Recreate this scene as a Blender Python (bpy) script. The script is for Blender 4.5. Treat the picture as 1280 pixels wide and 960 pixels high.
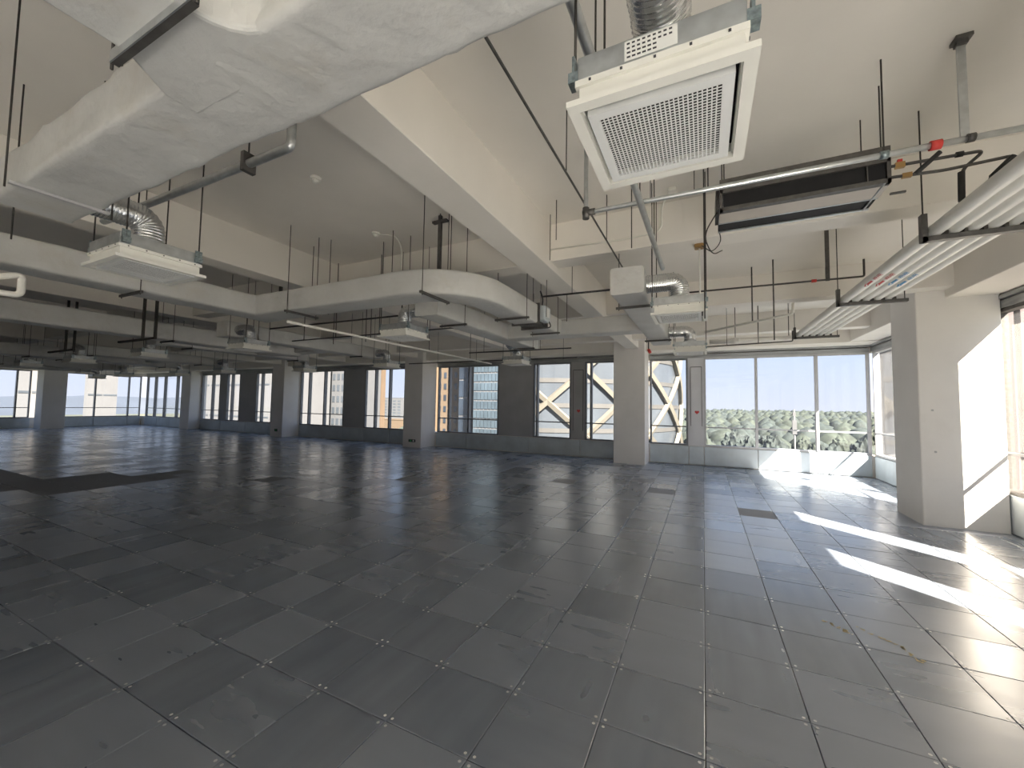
import bpy, math, random
from mathutils import Vector, Matrix, noise

for o in list(bpy.data.objects):
    bpy.data.objects.remove(o, do_unlink=True)
scene = bpy.context.scene
COL = scene.collection
random.seed(7)

# ------------------------------------------------------------------ camera
cam_d = bpy.data.cameras.new('camera')
cam_d.sensor_width = 36.0
cam_d.lens = 494.85 / 1280.0 * 36.0
cam_d.clip_start = 0.05
cam_d.clip_end = 5000
cam = bpy.data.objects.new('camera', cam_d)
COL.objects.link(cam)
yaw, pit, rol = -0.4503, 0.0523, -0.0156
fw = Vector((math.sin(yaw) * math.cos(pit), math.cos(yaw) * math.cos(pit), math.sin(pit)))
rt = Vector((math.cos(yaw), -math.sin(yaw), 0))
dn = fw.cross(rt)
cr, sr = math.cos(rol), math.sin(rol)
r2 = rt * cr + dn * sr
d2 = -rt * sr + dn * cr
m = Matrix((r2, -d2, -fw)).transposed().to_4x4()
m.translation = Vector((0.0056, -2.592, 1.9825))
cam.matrix_world = m
scene.camera = cam

# ------------------------------------------------------------------ sky, sun, exposure
world = bpy.data.worlds.new('sky')
scene.world = world
world.use_nodes = True
wn = world.node_tree.nodes
wl = world.node_tree.links
wn.clear()
w_out = wn.new('ShaderNodeOutputWorld')
w_bg = wn.new('ShaderNodeBackground')
w_tc = wn.new('ShaderNodeTexCoord')
w_sep = wn.new('ShaderNodeSeparateXYZ')
w_ramp = wn.new('ShaderNodeValToRGB')
w_ramp.color_ramp.elements[0].position = 0.0
w_ramp.color_ramp.elements[0].color = (0.80, 0.82, 0.93, 1)
w_ramp.color_ramp.elements[1].position = 0.7
w_ramp.color_ramp.elements[1].color = (0.42, 0.60, 0.98, 1)
e = w_ramp.color_ramp.elements.new(0.16)
e.color = (0.66, 0.78, 1.0, 1)
wl.new(w_tc.outputs['Generated'], w_sep.inputs[0])
wl.new(w_sep.outputs['Z'], w_ramp.inputs[0])
wl.new(w_ramp.outputs[0], w_bg.inputs[0])
wl.new(w_bg.outputs[0], w_out.inputs[0])
w_bg.inputs[1].default_value = 0.275

sun_d = bpy.data.lights.new('sun', 'SUN')
sun_d.energy = 10.5
sun_d.angle = math.radians(0.6)
sun_d.color = (1.0, 0.88, 0.73)
sun = bpy.data.objects.new('sun', sun_d)
COL.objects.link(sun)
sun.rotation_euler = Vector((-1, 0.95, -1.19)).to_track_quat('-Z', 'Y').to_euler()
sun.location = (30, -28, 40)

vs = scene.view_settings
vs.view_transform = 'Standard'
vs.look = 'None'
vs.gamma = 1.0
vs.use_curve_mapping = False
scene.cycles.max_bounces = 16
scene.cycles.diffuse_bounces = 9
scene.cycles.transparent_max_bounces = 24
vs.exposure = 2.28


# ------------------------------------------------------------------ materials
def new_mat(name):
    mt = bpy.data.materials.new(name)
    mt.use_nodes = True
    nt = mt.node_tree
    return mt, nt.nodes, nt.links, nt.nodes['Principled BSDF']


def mat(name, col, rough=0.6, metal=0.0, var=0.08, scale=4.0, bump=0.0, bscale=None, spec=0.4, dirt=None, dirt_amt=0.0, stretch=None):
    mt, n, l, p = new_mat(name)
    p.inputs['Roughness'].default_value = rough
    p.inputs['Metallic'].default_value = metal
    p.inputs['Specular IOR Level'].default_value = spec
    tc = n.new('ShaderNodeNewGeometry')
    src = tc.outputs['Position']
    if stretch:
        mp = n.new('ShaderNodeMapping')
        mp.inputs['Scale'].default_value = stretch
        l.new(src, mp.inputs[0])
        src = mp.outputs[0]
    nz = n.new('ShaderNodeTexNoise')
    nz.inputs['Scale'].default_value = scale
    nz.inputs['Detail'].default_value = 5
    l.new(src, nz.inputs['Vector'])
    rp = n.new('ShaderNodeValToRGB')
    rp.color_ramp.elements[0].position = 0.3
    rp.color_ramp.elements[1].position = 0.7
    rp.color_ramp.elements[0].color = tuple(max(0, c * (1 - var)) for c in col) + (1,)
    rp.color_ramp.elements[1].color = tuple(min(1, c * (1 + var)) for c in col) + (1,)
    l.new(nz.outputs[0], rp.inputs[0])
    outc = rp.outputs[0]
    if dirt:
        n2 = n.new('ShaderNodeTexNoise')
        n2.inputs['Scale'].default_value = scale * 0.6
        n2.inputs['Detail'].default_value = 8
        n2.inputs['Roughness'].default_value = 0.7
        l.new(src, n2.inputs['Vector'])
        mr = n.new('ShaderNodeMapRange')
        mr.inputs[1].default_value = 0.52
        mr.inputs[2].default_value = 0.75
        mr.inputs[3].default_value = 0
        mr.inputs[4].default_value = dirt_amt
        l.new(n2.outputs[0], mr.inputs[0])
        mx = n.new('ShaderNodeMix')
        mx.data_type = 'RGBA'
        l.new(mr.outputs[0], mx.inputs[0])
        l.new(outc, mx.inputs[6])
        mx.inputs[7].default_value = tuple(dirt) + (1,)
        outc = mx.outputs[2]
    l.new(outc, p.inputs['Base Color'])
    if bump:
        nb = n.new('ShaderNodeTexNoise')
        nb.inputs['Scale'].default_value = bscale or scale * 4
        nb.inputs['Detail'].default_value = 4
        l.new(src, nb.inputs['Vector'])
        bp = n.new('ShaderNodeBump')
        bp.inputs['Strength'].default_value = bump
        bp.inputs['Distance'].default_value = 0.02
        l.new(nb.outputs[0], bp.inputs['Height'])
        l.new(bp.outputs[0], p.inputs['Normal'])
    return mt


def tile_mat(name, lo, hi, r0, r1):
    mt, n, l, p = new_mat(name)
    g = n.new('ShaderNodeNewGeometry')
    dv = n.new('ShaderNodeVectorMath'); dv.operation = 'SCALE'
    dv.inputs['Scale'].default_value = 1 / 0.6
    l.new(g.outputs['Position'], dv.inputs[0])
    flr = n.new('ShaderNodeVectorMath'); flr.operation = 'FLOOR'
    l.new(dv.outputs[0], flr.inputs[0])
    sx = n.new('ShaderNodeSeparateXYZ'); l.new(flr.outputs[0], sx.inputs[0])
    cx = n.new('ShaderNodeCombineXYZ'); l.new(sx.outputs[0], cx.inputs[0]); l.new(sx.outputs[1], cx.inputs[1])
    wnz = n.new('ShaderNodeTexWhiteNoise'); wnz.noise_dimensions = '3D'
    l.new(cx.outputs[0], wnz.inputs['Vector'])
    # streaks: direction picked per panel
    gt = n.new('ShaderNodeMath'); gt.operation = 'GREATER_THAN'; gt.inputs[1].default_value = 0.42
    l.new(wnz.outputs['Value'], gt.inputs[0])
    def streak(sc):
        mp = n.new('ShaderNodeMapping'); mp.inputs['Scale'].default_value = sc
        l.new(g.outputs['Position'], mp.inputs[0])
        ad = n.new('ShaderNodeVectorMath'); ad.operation = 'ADD'
        l.new(mp.outputs[0], ad.inputs[0]); l.new(wnz.outputs['Color'], ad.inputs[1])
        nz = n.new('ShaderNodeTexNoise'); nz.inputs['Scale'].default_value = 1.0
        nz.inputs['Detail'].default_value = 2.5; nz.inputs['Roughness'].default_value = 0.5
        l.new(ad.outputs[0], nz.inputs['Vector'])
        return nz
    a = streak((5.5, 0.7, 1)); b = streak((0.7, 5.5, 1))
    mx = n.new('ShaderNodeMix'); l.new(gt.outputs[0], mx.inputs[0]); l.new(a.outputs[0], mx.inputs[2]); l.new(b.outputs[0], mx.inputs[3])
    blot = n.new('ShaderNodeTexNoise'); blot.inputs['Scale'].default_value = 2.2; blot.inputs['Detail'].default_value = 2.5
    l.new(g.outputs['Position'], blot.inputs['Vector'])
    s1 = n.new('ShaderNodeMath'); s1.operation = 'MULTIPLY_ADD'; s1.inputs[1].default_value = 0.40
    l.new(mx.outputs[0], s1.inputs[0]); 
    s0 = n.new('ShaderNodeMath'); s0.operation = 'MULTIPLY'; s0.inputs[1].default_value = 0.20
    l.new(blot.outputs[0], s0.inputs[0]); l.new(s0.outputs[0], s1.inputs[2])
    s2 = n.new('ShaderNodeMath'); s2.operation = 'MULTIPLY_ADD'; s2.inputs[1].default_value = 0.32
    l.new(wnz.outputs['Value'], s2.inputs[0]); l.new(s1.outputs[0], s2.inputs[2])
    rp = n.new('ShaderNodeValToRGB')
    rp.color_ramp.elements[0].position = 0.18; rp.color_ramp.elements[1].position = 0.74
    rp.color_ramp.elements[0].color = tuple(lo) + (1,); rp.color_ramp.elements[1].color = tuple(hi) + (1,)
    l.new(s2.outputs[0], rp.inputs[0]); l.new(rp.outputs[0], p.inputs['Base Color'])
    mr = n.new('ShaderNodeMapRange'); mr.inputs[1].default_value = 0.18; mr.inputs[2].default_value = 0.74
    mr.inputs[3].default_value = r0; mr.inputs[4].default_value = r1
    l.new(s2.outputs[0], mr.inputs[0]); l.new(mr.outputs[0], p.inputs['Roughness'])
    p.inputs['IOR'].default_value = 3.3
    p.inputs['Specular IOR Level'].default_value = 0.5
    bp = n.new('ShaderNodeBump'); bp.inputs['Strength'].default_value = 0.05; bp.inputs['Distance'].default_value = 0.01
    l.new(mx.outputs[0], bp.inputs['Height']); l.new(bp.outputs[0], p.inputs['Normal'])
    return mt


def glass_mat(name, tint, dust):  # dust: translucent veil that stands in for outdoor haze
    mt = bpy.data.materials.new(name); mt.use_nodes = True
    n = mt.node_tree.nodes; l = mt.node_tree.links; n.clear()
    out = n.new('ShaderNodeOutputMaterial')
    tr = n.new('ShaderNodeBsdfTransparent'); tr.inputs[0].default_value = tuple(tint) + (1,)
    gl = n.new('ShaderNodeBsdfGlossy'); gl.inputs['Roughness'].default_value = 0.03
    lw = n.new('ShaderNodeLayerWeight'); lw.inputs[0].default_value = 0.5
    pw = n.new('ShaderNodeMath'); pw.operation = 'POWER'; pw.inputs[1].default_value = 4.0; l.new(lw.outputs['Facing'], pw.inputs[0])
    fr = n.new('ShaderNodeMath'); fr.operation = 'MULTIPLY_ADD'; fr.inputs[1].default_value = 0.6; fr.inputs[2].default_value = 0.03; l.new(pw.outputs[0], fr.inputs[0])
    m1 = n.new('ShaderNodeMixShader'); l.new(fr.outputs[0], m1.inputs[0]); l.new(tr.outputs[0], m1.inputs[1]); l.new(gl.outputs[0], m1.inputs[2])
    df = n.new('ShaderNodeBsdfTranslucent'); df.inputs[0].default_value = (0.85, 0.86, 0.88, 1)
    g = n.new('ShaderNodeNewGeometry')
    mp = n.new('ShaderNodeMapping'); mp.inputs['Scale'].default_value = (3, 3, 0.6); l.new(g.outputs['Position'], mp.inputs[0])
    nz = n.new('ShaderNodeTexNoise'); nz.inputs['Scale'].default_value = 1.5; nz.inputs['Detail'].default_value = 4; l.new(mp.outputs[0], nz.inputs['Vector'])
    mr = n.new('ShaderNodeMapRange'); mr.inputs[3].default_value = dust * 0.5; mr.inputs[4].default_value = dust * 1.5; l.new(nz.outputs[0], mr.inputs[0])
    m2 = n.new('ShaderNodeMixShader'); l.new(mr.outputs[0], m2.inputs[0]); l.new(m1.outputs[0], m2.inputs[1]); l.new(df.outputs[0], m2.inputs[2])
    l.new(m2.outputs[0], out.inputs[0])
    return mt


M = {}
M['paint'] = mat('white_paint', (0.82, 0.79, 0.75), 0.75, var=0.03, scale=1.5, bump=0.02, bscale=60)
M['column'] = mat('column_paint', (0.87, 0.845, 0.82), 0.7, var=0.03, scale=1.2, bump=0.03, bscale=40, dirt=(0.45, 0.42, 0.38), dirt_amt=0.12)
M['slab'] = mat('ceiling_paint', (0.78, 0.745, 0.695), 0.85, var=0.05, scale=0.9, bump=0.03, bscale=30)
M['beam'] = mat('beam_paint', (0.80, 0.765, 0.715), 0.8, var=0.04, scale=1.0, bump=0.03, bscale=30)
M['wrap'] = mat('duct_wrap', (0.57, 0.57, 0.56), 0.5, var=0.06, scale=3.0, bump=0.5, bscale=13, dirt=(0.42, 0.36, 0.28), dirt_amt=0.35)
M['fcu'] = mat('beige_sheet_metal', (0.50, 0.455, 0.41), 0.5, var=0.05, scale=5)
M['galv'] = mat('galvanised_steel', (0.56, 0.58, 0.59), 0.38, 0.85, var=0.12, scale=14, bump=0.03)
M['galvpanel'] = mat('parapet_panel', (0.56, 0.615, 0.65), 0.42, 0.2, var=0.10, scale=2.5, bump=0.03, dirt=(0.55, 0.55, 0.52), dirt_amt=0.25)
M['foil'] = mat('foil_flex', (0.72, 0.73, 0.74), 0.24, 1.0, var=0.1, scale=30, bump=0.15, bscale=60)
M['white_metal'] = mat('white_enamel', (0.80, 0.79, 0.74), 0.4, var=0.03, scale=6)
M['panel_white'] = mat('diffuser_panel', (0.74, 0.75, 0.75), 0.45, var=0.02, scale=6)
M['dark'] = mat('black_void', (0.012, 0.012, 0.014), 0.7, var=0.2, scale=8)  # near-black sheet colour, puts the shade into throats and slots
M['gap'] = mat('dark_subfloor', (0.03, 0.03, 0.032), 0.9, var=0.2, scale=3)
M['rod'] = mat('dark_rod', (0.06, 0.055, 0.05), 0.5, 0.5, var=0.2, scale=40)
M['strut'] = mat('dark_strut', (0.12, 0.115, 0.11), 0.5, 0.5, var=0.2, scale=20)
M['pipe_white'] = mat('pipe_jacket', (0.88, 0.86, 0.81), 0.42, var=0.05, scale=5, bump=0.08, bscale=14)
M['pipe_dark'] = mat('black_pipe', (0.05, 0.05, 0.05), 0.5, 0.3, var=0.2, scale=12)
M['frame'] = mat('window_frame', (0.22, 0.225, 0.24), 0.45, 0.3, var=0.08, scale=6)
M['frame_light'] = mat('window_frame_lit', (0.52, 0.52, 0.53), 0.45, 0.3, var=0.06, scale=6)  # lighter copy of the frame colour, sunlight put into it
M['pier'] = mat('grey_pier_panel', (0.42, 0.42, 0.43), 0.6, var=0.08, scale=1.5)
M['pier_light'] = mat('light_pier_panel', (0.62, 0.62, 0.64), 0.55, var=0.05, scale=1.5)
M['head'] = mat('window_head_metal', (0.38, 0.39, 0.40), 0.45, 0.5, var=0.3, scale=1.6, stretch=(1, 1, 9))
M['glass'] = glass_mat('window_glass', (0.97, 0.98, 0.98), 0.012)
M['glass_tint'] = glass_mat('tinted_window_glass', (0.89, 0.915, 0.94), 0.03)
M['red'] = mat('red_print', (0.62, 0.06, 0.05), 0.5, var=0.05)
M['red_dark'] = mat('dark_red_paint', (0.22, 0.05, 0.04), 0.5, var=0.1)
M['blue'] = mat('blue_print', (0.08, 0.32, 0.62), 0.5, var=0.05)
M['ink'] = mat('dark_ink', (0.06, 0.06, 0.07), 0.6, var=0.05)
M['paper'] = mat('white_paper', (0.8, 0.8, 0.78), 0.6, var=0.03)
M['green'] = mat('green_face', (0.05, 0.45, 0.12), 0.5, var=0.05)  # plain green colour of the socket plates
M['yellow'] = mat('yellow_dust', (0.62, 0.52, 0.30), 0.9, var=0.2, scale=40)
M['brass'] = mat('brass_valve', (0.5, 0.32, 0.14), 0.35, 0.9, var=0.1)
M['bracket'] = mat('zinc_bracket', (0.30, 0.36, 0.38), 0.4, 0.8, var=0.3, scale=60)
M['tile'] = tile_mat('floor_panel', (0.135, 0.163, 0.208), (0.26, 0.295, 0.355), 0.19, 0.35)
M['tile_film_bounce'] = tile_mat('floor_panel_filmed_bounce', (0.42, 0.46, 0.52), (0.55, 0.59, 0.65), 0.2, 0.36)
M['tile_dark'] = tile_mat('floor_panel_dull', (0.09, 0.09, 0.095), (0.14, 0.14, 0.145), 0.5, 0.65)
M['screw'] = mat('screw_head', (0.85, 0.85, 0.82), 0.4, 0.5, var=0.1, scale=40)


# ------------------------------------------------------------------ mesh helpers
class MB:
    def __init__(s):
        s.v = []; s.f = []; s.m = []; s.sm = []

    def add(s, vs_, fs, mi=0, smooth=False):
        b = len(s.v)
        s.v += [tuple(q) for q in vs_]
        s.f += [tuple(i + b for i in q) for q in fs]
        s.m += [mi] * len(fs); s.sm += [smooth] * len(fs)
        return s

    def box(s, x0, x1, y0, y1, z0, z1, mi=0):
        return s.add([(x0, y0, z0), (x1, y0, z0), (x1, y1, z0), (x0, y1, z0), (x0, y0, z1), (x1, y0, z1), (x1, y1, z1), (x0, y1, z1)],
                     [(0, 3, 2, 1), (4, 5, 6, 7), (0, 1, 5, 4), (1, 2, 6, 5), (2, 3, 7, 6), (3, 0, 4, 7)], mi)

    def cbox(s, x0, x1, y0, y1, z0, z1, c=0.01, mi=0):
        """box with chamfered vertical and horizontal edges"""
        def ring(z, d):
            a = c
            xs0, xs1, ys0, ys1 = x0 + d, x1 - d, y0 + d, y1 - d
            return [(xs0 + a, ys0, z), (xs1 - a, ys0, z), (xs1, ys0 + a, z), (xs1, ys1 - a, z), (xs1 - a, ys1, z), (xs0 + a, ys1, z), (xs0, ys1 - a, z), (xs0, ys0 + a, z)]
        R = ring(z0, c) + ring(z0 + c, 0) + ring(z1 - c, 0) + ring(z1, c)
        F = [tuple(range(7, -1, -1)), tuple(range(24, 32))]
        for k in range(3):
            for i in range(8):
                j = (i + 1) % 8
                F.append((k * 8 + i, k * 8 + j, k * 8 + 8 + j, k * 8 + 8 + i))
        return s.add(R, F, mi)

    def prism(s, poly, axis, a0, a1, mi=0):
        """extrude 2D poly along axis; poly coords are the two other axes in order"""
        n = len(poly)
        def P(q, a):
            return {'x': (a, q[0], q[1]), 'y': (q[0], a, q[1]), 'z': (q[0], q[1], a)}[axis]
        vs_ = [P(q, a0) for q in poly] + [P(q, a1) for q in poly]
        fs = [tuple(range(n - 1, -1, -1)), tuple(range(n, 2 * n))] + [(i, (i + 1) % n, n + (i + 1) % n, n + i) for i in range(n)]
        return s.add(vs_, fs, mi)

    def tube(s, pts, r, n=8, mi=0, caps=True, smooth=True, rfun=None):
        P = [Vector(q) for q in pts]
        k = len(P)
        T = []
        for i in range(k):
            a = P[max(i - 1, 0)]; b = P[min(i + 1, k - 1)]
            t = (b - a); T.append(t.normalized() if t.length > 1e-9 else Vector((0, 0, 1)))
        up = Vector((0, 0, 1)) if abs(T[0].z) < 0.9 else Vector((1, 0, 0))
        nrm = (up - T[0] * up.dot(T[0])).normalized()
        vs_ = []
        for i in range(k):
            nrm = nrm - T[i] * nrm.dot(T[i]); nrm.normalize()
            bn = T[i].cross(nrm)
            rr = r if rfun is None else rfun(i)
            for j in range(n):
                a = 2 * math.pi * j / n
                vs_.append(P[i] + (nrm * math.cos(a) + bn * math.sin(a)) * rr)
        fs = []
        for i in range(k - 1):
            for j in range(n):
                j2 = (j + 1) % n
                fs.append((i * n + j, i * n + j2, (i + 1) * n + j2, (i + 1) * n + j))
        s.add(vs_, fs, mi, smooth)
        if caps:
            b = len(s.v) - len(vs_)
            s.f.append(tuple(b + j for j in range(n - 1, -1, -1))); s.m.append(mi); s.sm.append(False)
            s.f.append(tuple(b + (k - 1) * n + j for j in range(n))); s.m.append(mi); s.sm.append(False)
        return s

    def mesh(s, name, mats, off=(0, 0, 0)):
        me = bpy.data.meshes.new(name)
        ox, oy, oz = off
        me.from_pydata([(x - ox, y - oy, z - oz) for x, y, z in s.v], [], s.f)
        for mt in (mats if isinstance(mats, (list, tuple)) else [mats]):
            me.materials.append(mt)
        me.polygons.foreach_set('material_index', s.m)
        me.polygons.foreach_set('use_smooth', s.sm)
        me.update()
        return me


def root_off(p):
    o = Vector((0, 0, 0))
    while p is not None:
        o += p.location
        p = p.parent
    return o


def build(mb, name, mats, parent=None, label=None, kind=None, cat=None, group=None, origin=None):
    off = root_off(parent) if parent is not None else Vector(origin or (0, 0, 0))
    me = mb.mesh(name, mats, off)
    o = bpy.data.objects.new(name, me)
    COL.objects.link(o)
    if parent is not None:
        o.parent = parent
    elif origin:
        o.location = origin
    tag(o, label, cat, group, kind)
    return o


def tag(o, label=None, cat=None, group=None, kind=None):
    if label: o['label'] = label
    if cat: o['category'] = cat
    if group: o['group'] = group
    if kind: o['kind'] = kind
    return o


def thing(name, label, cat, loc=(0, 0, 0), group=None, kind=None):
    o = bpy.data.objects.new(name, None)
    o.empty_display_size = 0.1
    COL.objects.link(o)
    o.location = loc
    return tag(o, label, cat, group, kind)


def place(me, name, parent=None, loc=(0, 0, 0), rz=0.0, rx=0.0, ry=0.0, **kw):
    o = bpy.data.objects.new(name, me)
    COL.objects.link(o)
    o.parent = parent
    o.location = loc
    o.rotation_euler = (rx, ry, rz)
    return tag(o, **kw)


def arc_path(pts, rad, seg=8):
    """polyline with rounded corners"""
    P = [Vector(q) for q in pts]
    out = [P[0]]
    for i in range(1, len(P) - 1):
        a = (P[i - 1] - P[i]); b = (P[i + 1] - P[i])
        r = min(rad, a.length * 0.49, b.length * 0.49)
        p0 = P[i] + a.normalized() * r; p1 = P[i] + b.normalized() * r
        for k in range(seg + 1):
            t = k / seg
            out.append(p0 * (1 - t) ** 2 + P[i] * 2 * t * (1 - t) + p1 * t ** 2)
    out.append(P[-1])
    return out


def resample(P, step):
    out = [P[0].copy()]
    for i in range(len(P) - 1):
        d = (P[i + 1] - P[i]); L = d.length
        if L < 1e-6: continue
        n = max(1, int(round(L / step)))
        for k in range(1, n + 1):
            out.append(P[i] + d * (k / n))
    return out


def wrapped(path, w, z0, z1, step=0.12, amp=0.006, seam=1.2, rad=0.03, wfun=None, seed=0.0, fine=1, caps=True):
    """insulated rectangular duct swept along a plan path (list of (x, y)), slightly lumpy, with seams"""
    P = resample([Vector((q[0], q[1], 0)) for q in path], step)
    k = len(P)
    prof = []
    hw = w / 2
    cor = [(hw, z0, -90), (hw, z1, 0), (-hw, z1, 90), (-hw, z0, 180)]
    def edge(a, b, cnt):
        return [(a[0] + (b[0] - a[0]) * t / cnt, a[1] + (b[1] - a[1]) * t / cnt) for t in range(1, cnt)]
    pc = []
    for (cx, cz, a0) in cor:
        sx = math.copysign(1, cx); sz = 1 if cz == z1 else -1
        for q in range(3):
            a = math.radians(a0 + q * 45)
            pc.append((cx - sx * rad + math.cos(a) * rad, cz - sz * rad + math.sin(a) * rad))
    full = []
    for c in range(4):
        full += pc[c * 3:c * 3 + 3]
        full += edge(pc[c * 3 + 2], pc[(c * 3 + 3) % 12], (4 if c % 2 else 3) * fine)
    n = len(full)
    vs_ = []
    dist = 0.0
    for i in range(k):
        a = P[max(i - 1, 0)]; b = P[min(i + 1, k - 1)]
        t = (b - a).normalized()
        nr = Vector((t.y, -t.x, 0))
        miter = 1.0
        if 0 < i < k - 1:
            t1 = (P[i] - P[i - 1]).normalized()
            c = max(0.5, t.dot(t1)); miter = 1 / c
            dist += (P[i] - P[i - 1]).length
        ph = (dist % seam) / seam
        band = 0.005 if ph < step / seam else 0.0
        ws = wfun(dist) if wfun else 1.0
        for (u, z) in full:
            u2 = u * ws
            q = P[i] + nr * (u2 * miter) + Vector((0, 0, z))
            ncx = u / hw; ncz = (z - (z0 + z1) / 2) / ((z1 - z0) / 2)
            nv = Vector((q.x * 2.3 + seed, q.y * 2.3, q.z * 5))
            d = noise.noise(nv) * amp + noise.noise(nv * 3.1) * amp * 0.5 + band
            q += nr * (ncx ** 3) * d + Vector((0, 0, (ncz ** 3) * d))
            vs_.append(q)
    fs = []
    for i in range(k - 1):
        for j in range(n):
            j2 = (j + 1) % n
            fs.append((i * n + j, (i + 1) * n + j, (i + 1) * n + j2, i * n + j2))
    mb = MB()
    mb.add(vs_, fs, 0, True)
    if caps:
        mb.add([vs_[j] for j in range(n)], [tuple(range(n))], 0)
        mb.add([vs_[(k - 1) * n + j] for j in range(n)], [tuple(range(n - 1, -1, -1))], 0)
    return mb


Z_SLAB = 4.65
ZC = 3.05          # underside of the diffusers
X_R = 4.5          # inner face of the parapet, sunny side wall
Y_F = 12.6         # inner face of the parapet, front wall
X_L = -39.2
Y_B = -8.4

# ================================================================== floor
T = 0.6
floor_mb = MB().box(X_L - 0.4, X_R + 0.4, Y_B - 0.3, Y_F + 0.4, -0.20, -0.03)
floor = build(floor_mb, 'floor', M['gap'], kind='structure', label='raised access floor of square grey metal panels')


def tile_verts(cx, cy, tilt=(0, 0), dz=0.0):
    h = T / 2 - 0.0028
    c = 0.0035
    def zz(x, y):
        return dz + x * tilt[0] + y * tilt[1]
    ring0 = [(-h, -h), (h, -h), (h, h), (-h, h)]
    g = h - c
    ring1 = [(-g, -g), (g, -g), (g, g), (-g, g)]
    v = [(cx + x, cy + y, -0.028) for x, y in ring0] + [(cx + x, cy + y, -0.0025 + zz(x, y)) for x, y in ring0] + [(cx + x, cy + y, zz(x, y)) for x, y in ring1]
    f = [(8, 9, 10, 11)]
    for i in range(4):
        j = (i + 1) % 4
        f.append((i, j, 4 + j, 4 + i)); f.append((4 + i, 4 + j, 8 + j, 8 + i))
    return v, f


def screw_faces(mb, cx, cy, zz, mi=1):
    for sx in (-1, 1):
        for sy in (-1, 1):
            x = cx + sx * (T / 2 - 0.030); y = cy + sy * (T / 2 - 0.030)
            mb.add([(x + 0.0105 * math.cos(a * math.pi / 3), y + 0.0105 * math.sin(a * math.pi / 3), zz + 0.0012) for a in range(6)] , [tuple(range(6))], mi)


tile_meshes = {}
for nm in ('tile', 'tile_film_bounce', 'tile_dark'):
    mb = MB(); v_, f_ = tile_verts(0, 0); mb.add(v_, f_, 0); screw_faces(mb, 0, 0, 0.0)
    tile_meshes[nm] = mb.mesh('floor_tile', [M[nm], M['screw']])

film_or_bounce = set()
for i in (0, 1):
    for j in range(5, 13):
        film_or_bounce.add((i, j))
film_or_bounce -= {(1, 10), (1, 5)}
film_or_bounce |= {(i, j) for i in range(-8, 8) for j in range(-15, -5)}  # added pale panels out of view, bounce sun onto the near ceiling
film_or_bounce |= {(2, 12), (2, 11), (0, 14), (1, 15)}
dull = {(1, 10), (-17, 6), (-12, 9), (-3, 14), (-2, 16), (-6, 12), (-9, 15), (-2, 12)}
for i in range(-40, -20):
    if i <= -22: dull.add((i, 1 if i < -24 else 3)); 
for (i, j0, j1) in ((-21, 1, 4), (-22, 1, 5), (-23, 0, 3), (-24, 0, 2)):
    for j in range(j0, j1 + 1): dull.add((i, j))

Minv = m.inverted()
FPX = 494.85


def to_px(x, y, z):
    q = Minv @ Vector((x, y, z))
    if q.z > -0.05: return None
    return (640 + FPX * q.x / -q.z, 480 - FPX * q.y / -q.z, -q.z)


cells = []
i0 = math.floor(X_L / T); i1 = math.ceil(X_R / T)
j0 = math.floor(Y_B / T); j1 = math.ceil(Y_F / T)
for i in range(i0, i1):
    for j in range(j0, j1):
        cx, cy = (i + 0.5) * T, (j + 0.5) * T
        c = [to_px(cx + a * T / 2, cy + b * T / 2, 0) for a, b in ((-1, -1), (1, -1), (1, 1), (-1, 1))]
        area = 0
        if all(c) and any(-20 < q[0] < 1300 and 400 < q[1] < 980 for q in c):
            area = abs(sum(c[k][0] * c[(k + 1) % 4][1] - c[(k + 1) % 4][0] * c[k][1] for k in range(4))) / 2
        cells.append((area, i, j))
cells.sort(reverse=True)
rest = MB()
rt_ = random.Random(3)
for n_, (area, i, j) in enumerate(cells):
    cx, cy = (i + 0.5) * T, (j + 0.5) * T
    tl = (rt_.gauss(0, 0.0014), rt_.gauss(0, 0.0014)); dz = rt_.uniform(-0.0006, 0.0006)
    nm = 'tile_film_bounce' if (i, j) in film_or_bounce else 'tile_dark' if (i, j) in dull else 'tile'
    if n_ < 300 and area > 0:
        place(tile_meshes[nm], 'floor_tile', floor, (cx, cy, dz), rx=tl[1], ry=-tl[0])
    else:
        v_, f_ = tile_verts(cx, cy, tl, dz)
        rest.add(v_, f_, {'tile': 0, 'tile_film_bounce': 2, 'tile_dark': 3}[nm])
        if area > 60: screw_faces(rest, cx, cy, 0.001)
build(rest, 'distant_floor_tiles', [M['tile'], M['screw'], M['tile_film_bounce'], M['tile_dark']], floor, kind='stuff')

# ================================================================== ceiling and beams
ceil = build(MB().box(X_L - 0.4, X_R + 0.4, Y_B - 0.3, Y_F + 0.4, Z_SLAB, Z_SLAB + 0.2), 'ceiling', M['slab'], kind='structure',
             label='bare painted concrete ceiling slab with deep beams')


def beam(x0, x1, y0, y1, z0):
    build(MB().cbox(x0, x1, y0, y1, z0, Z_SLAB + 0.03, 0.008), 'beam', M['beam'], ceil)


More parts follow.
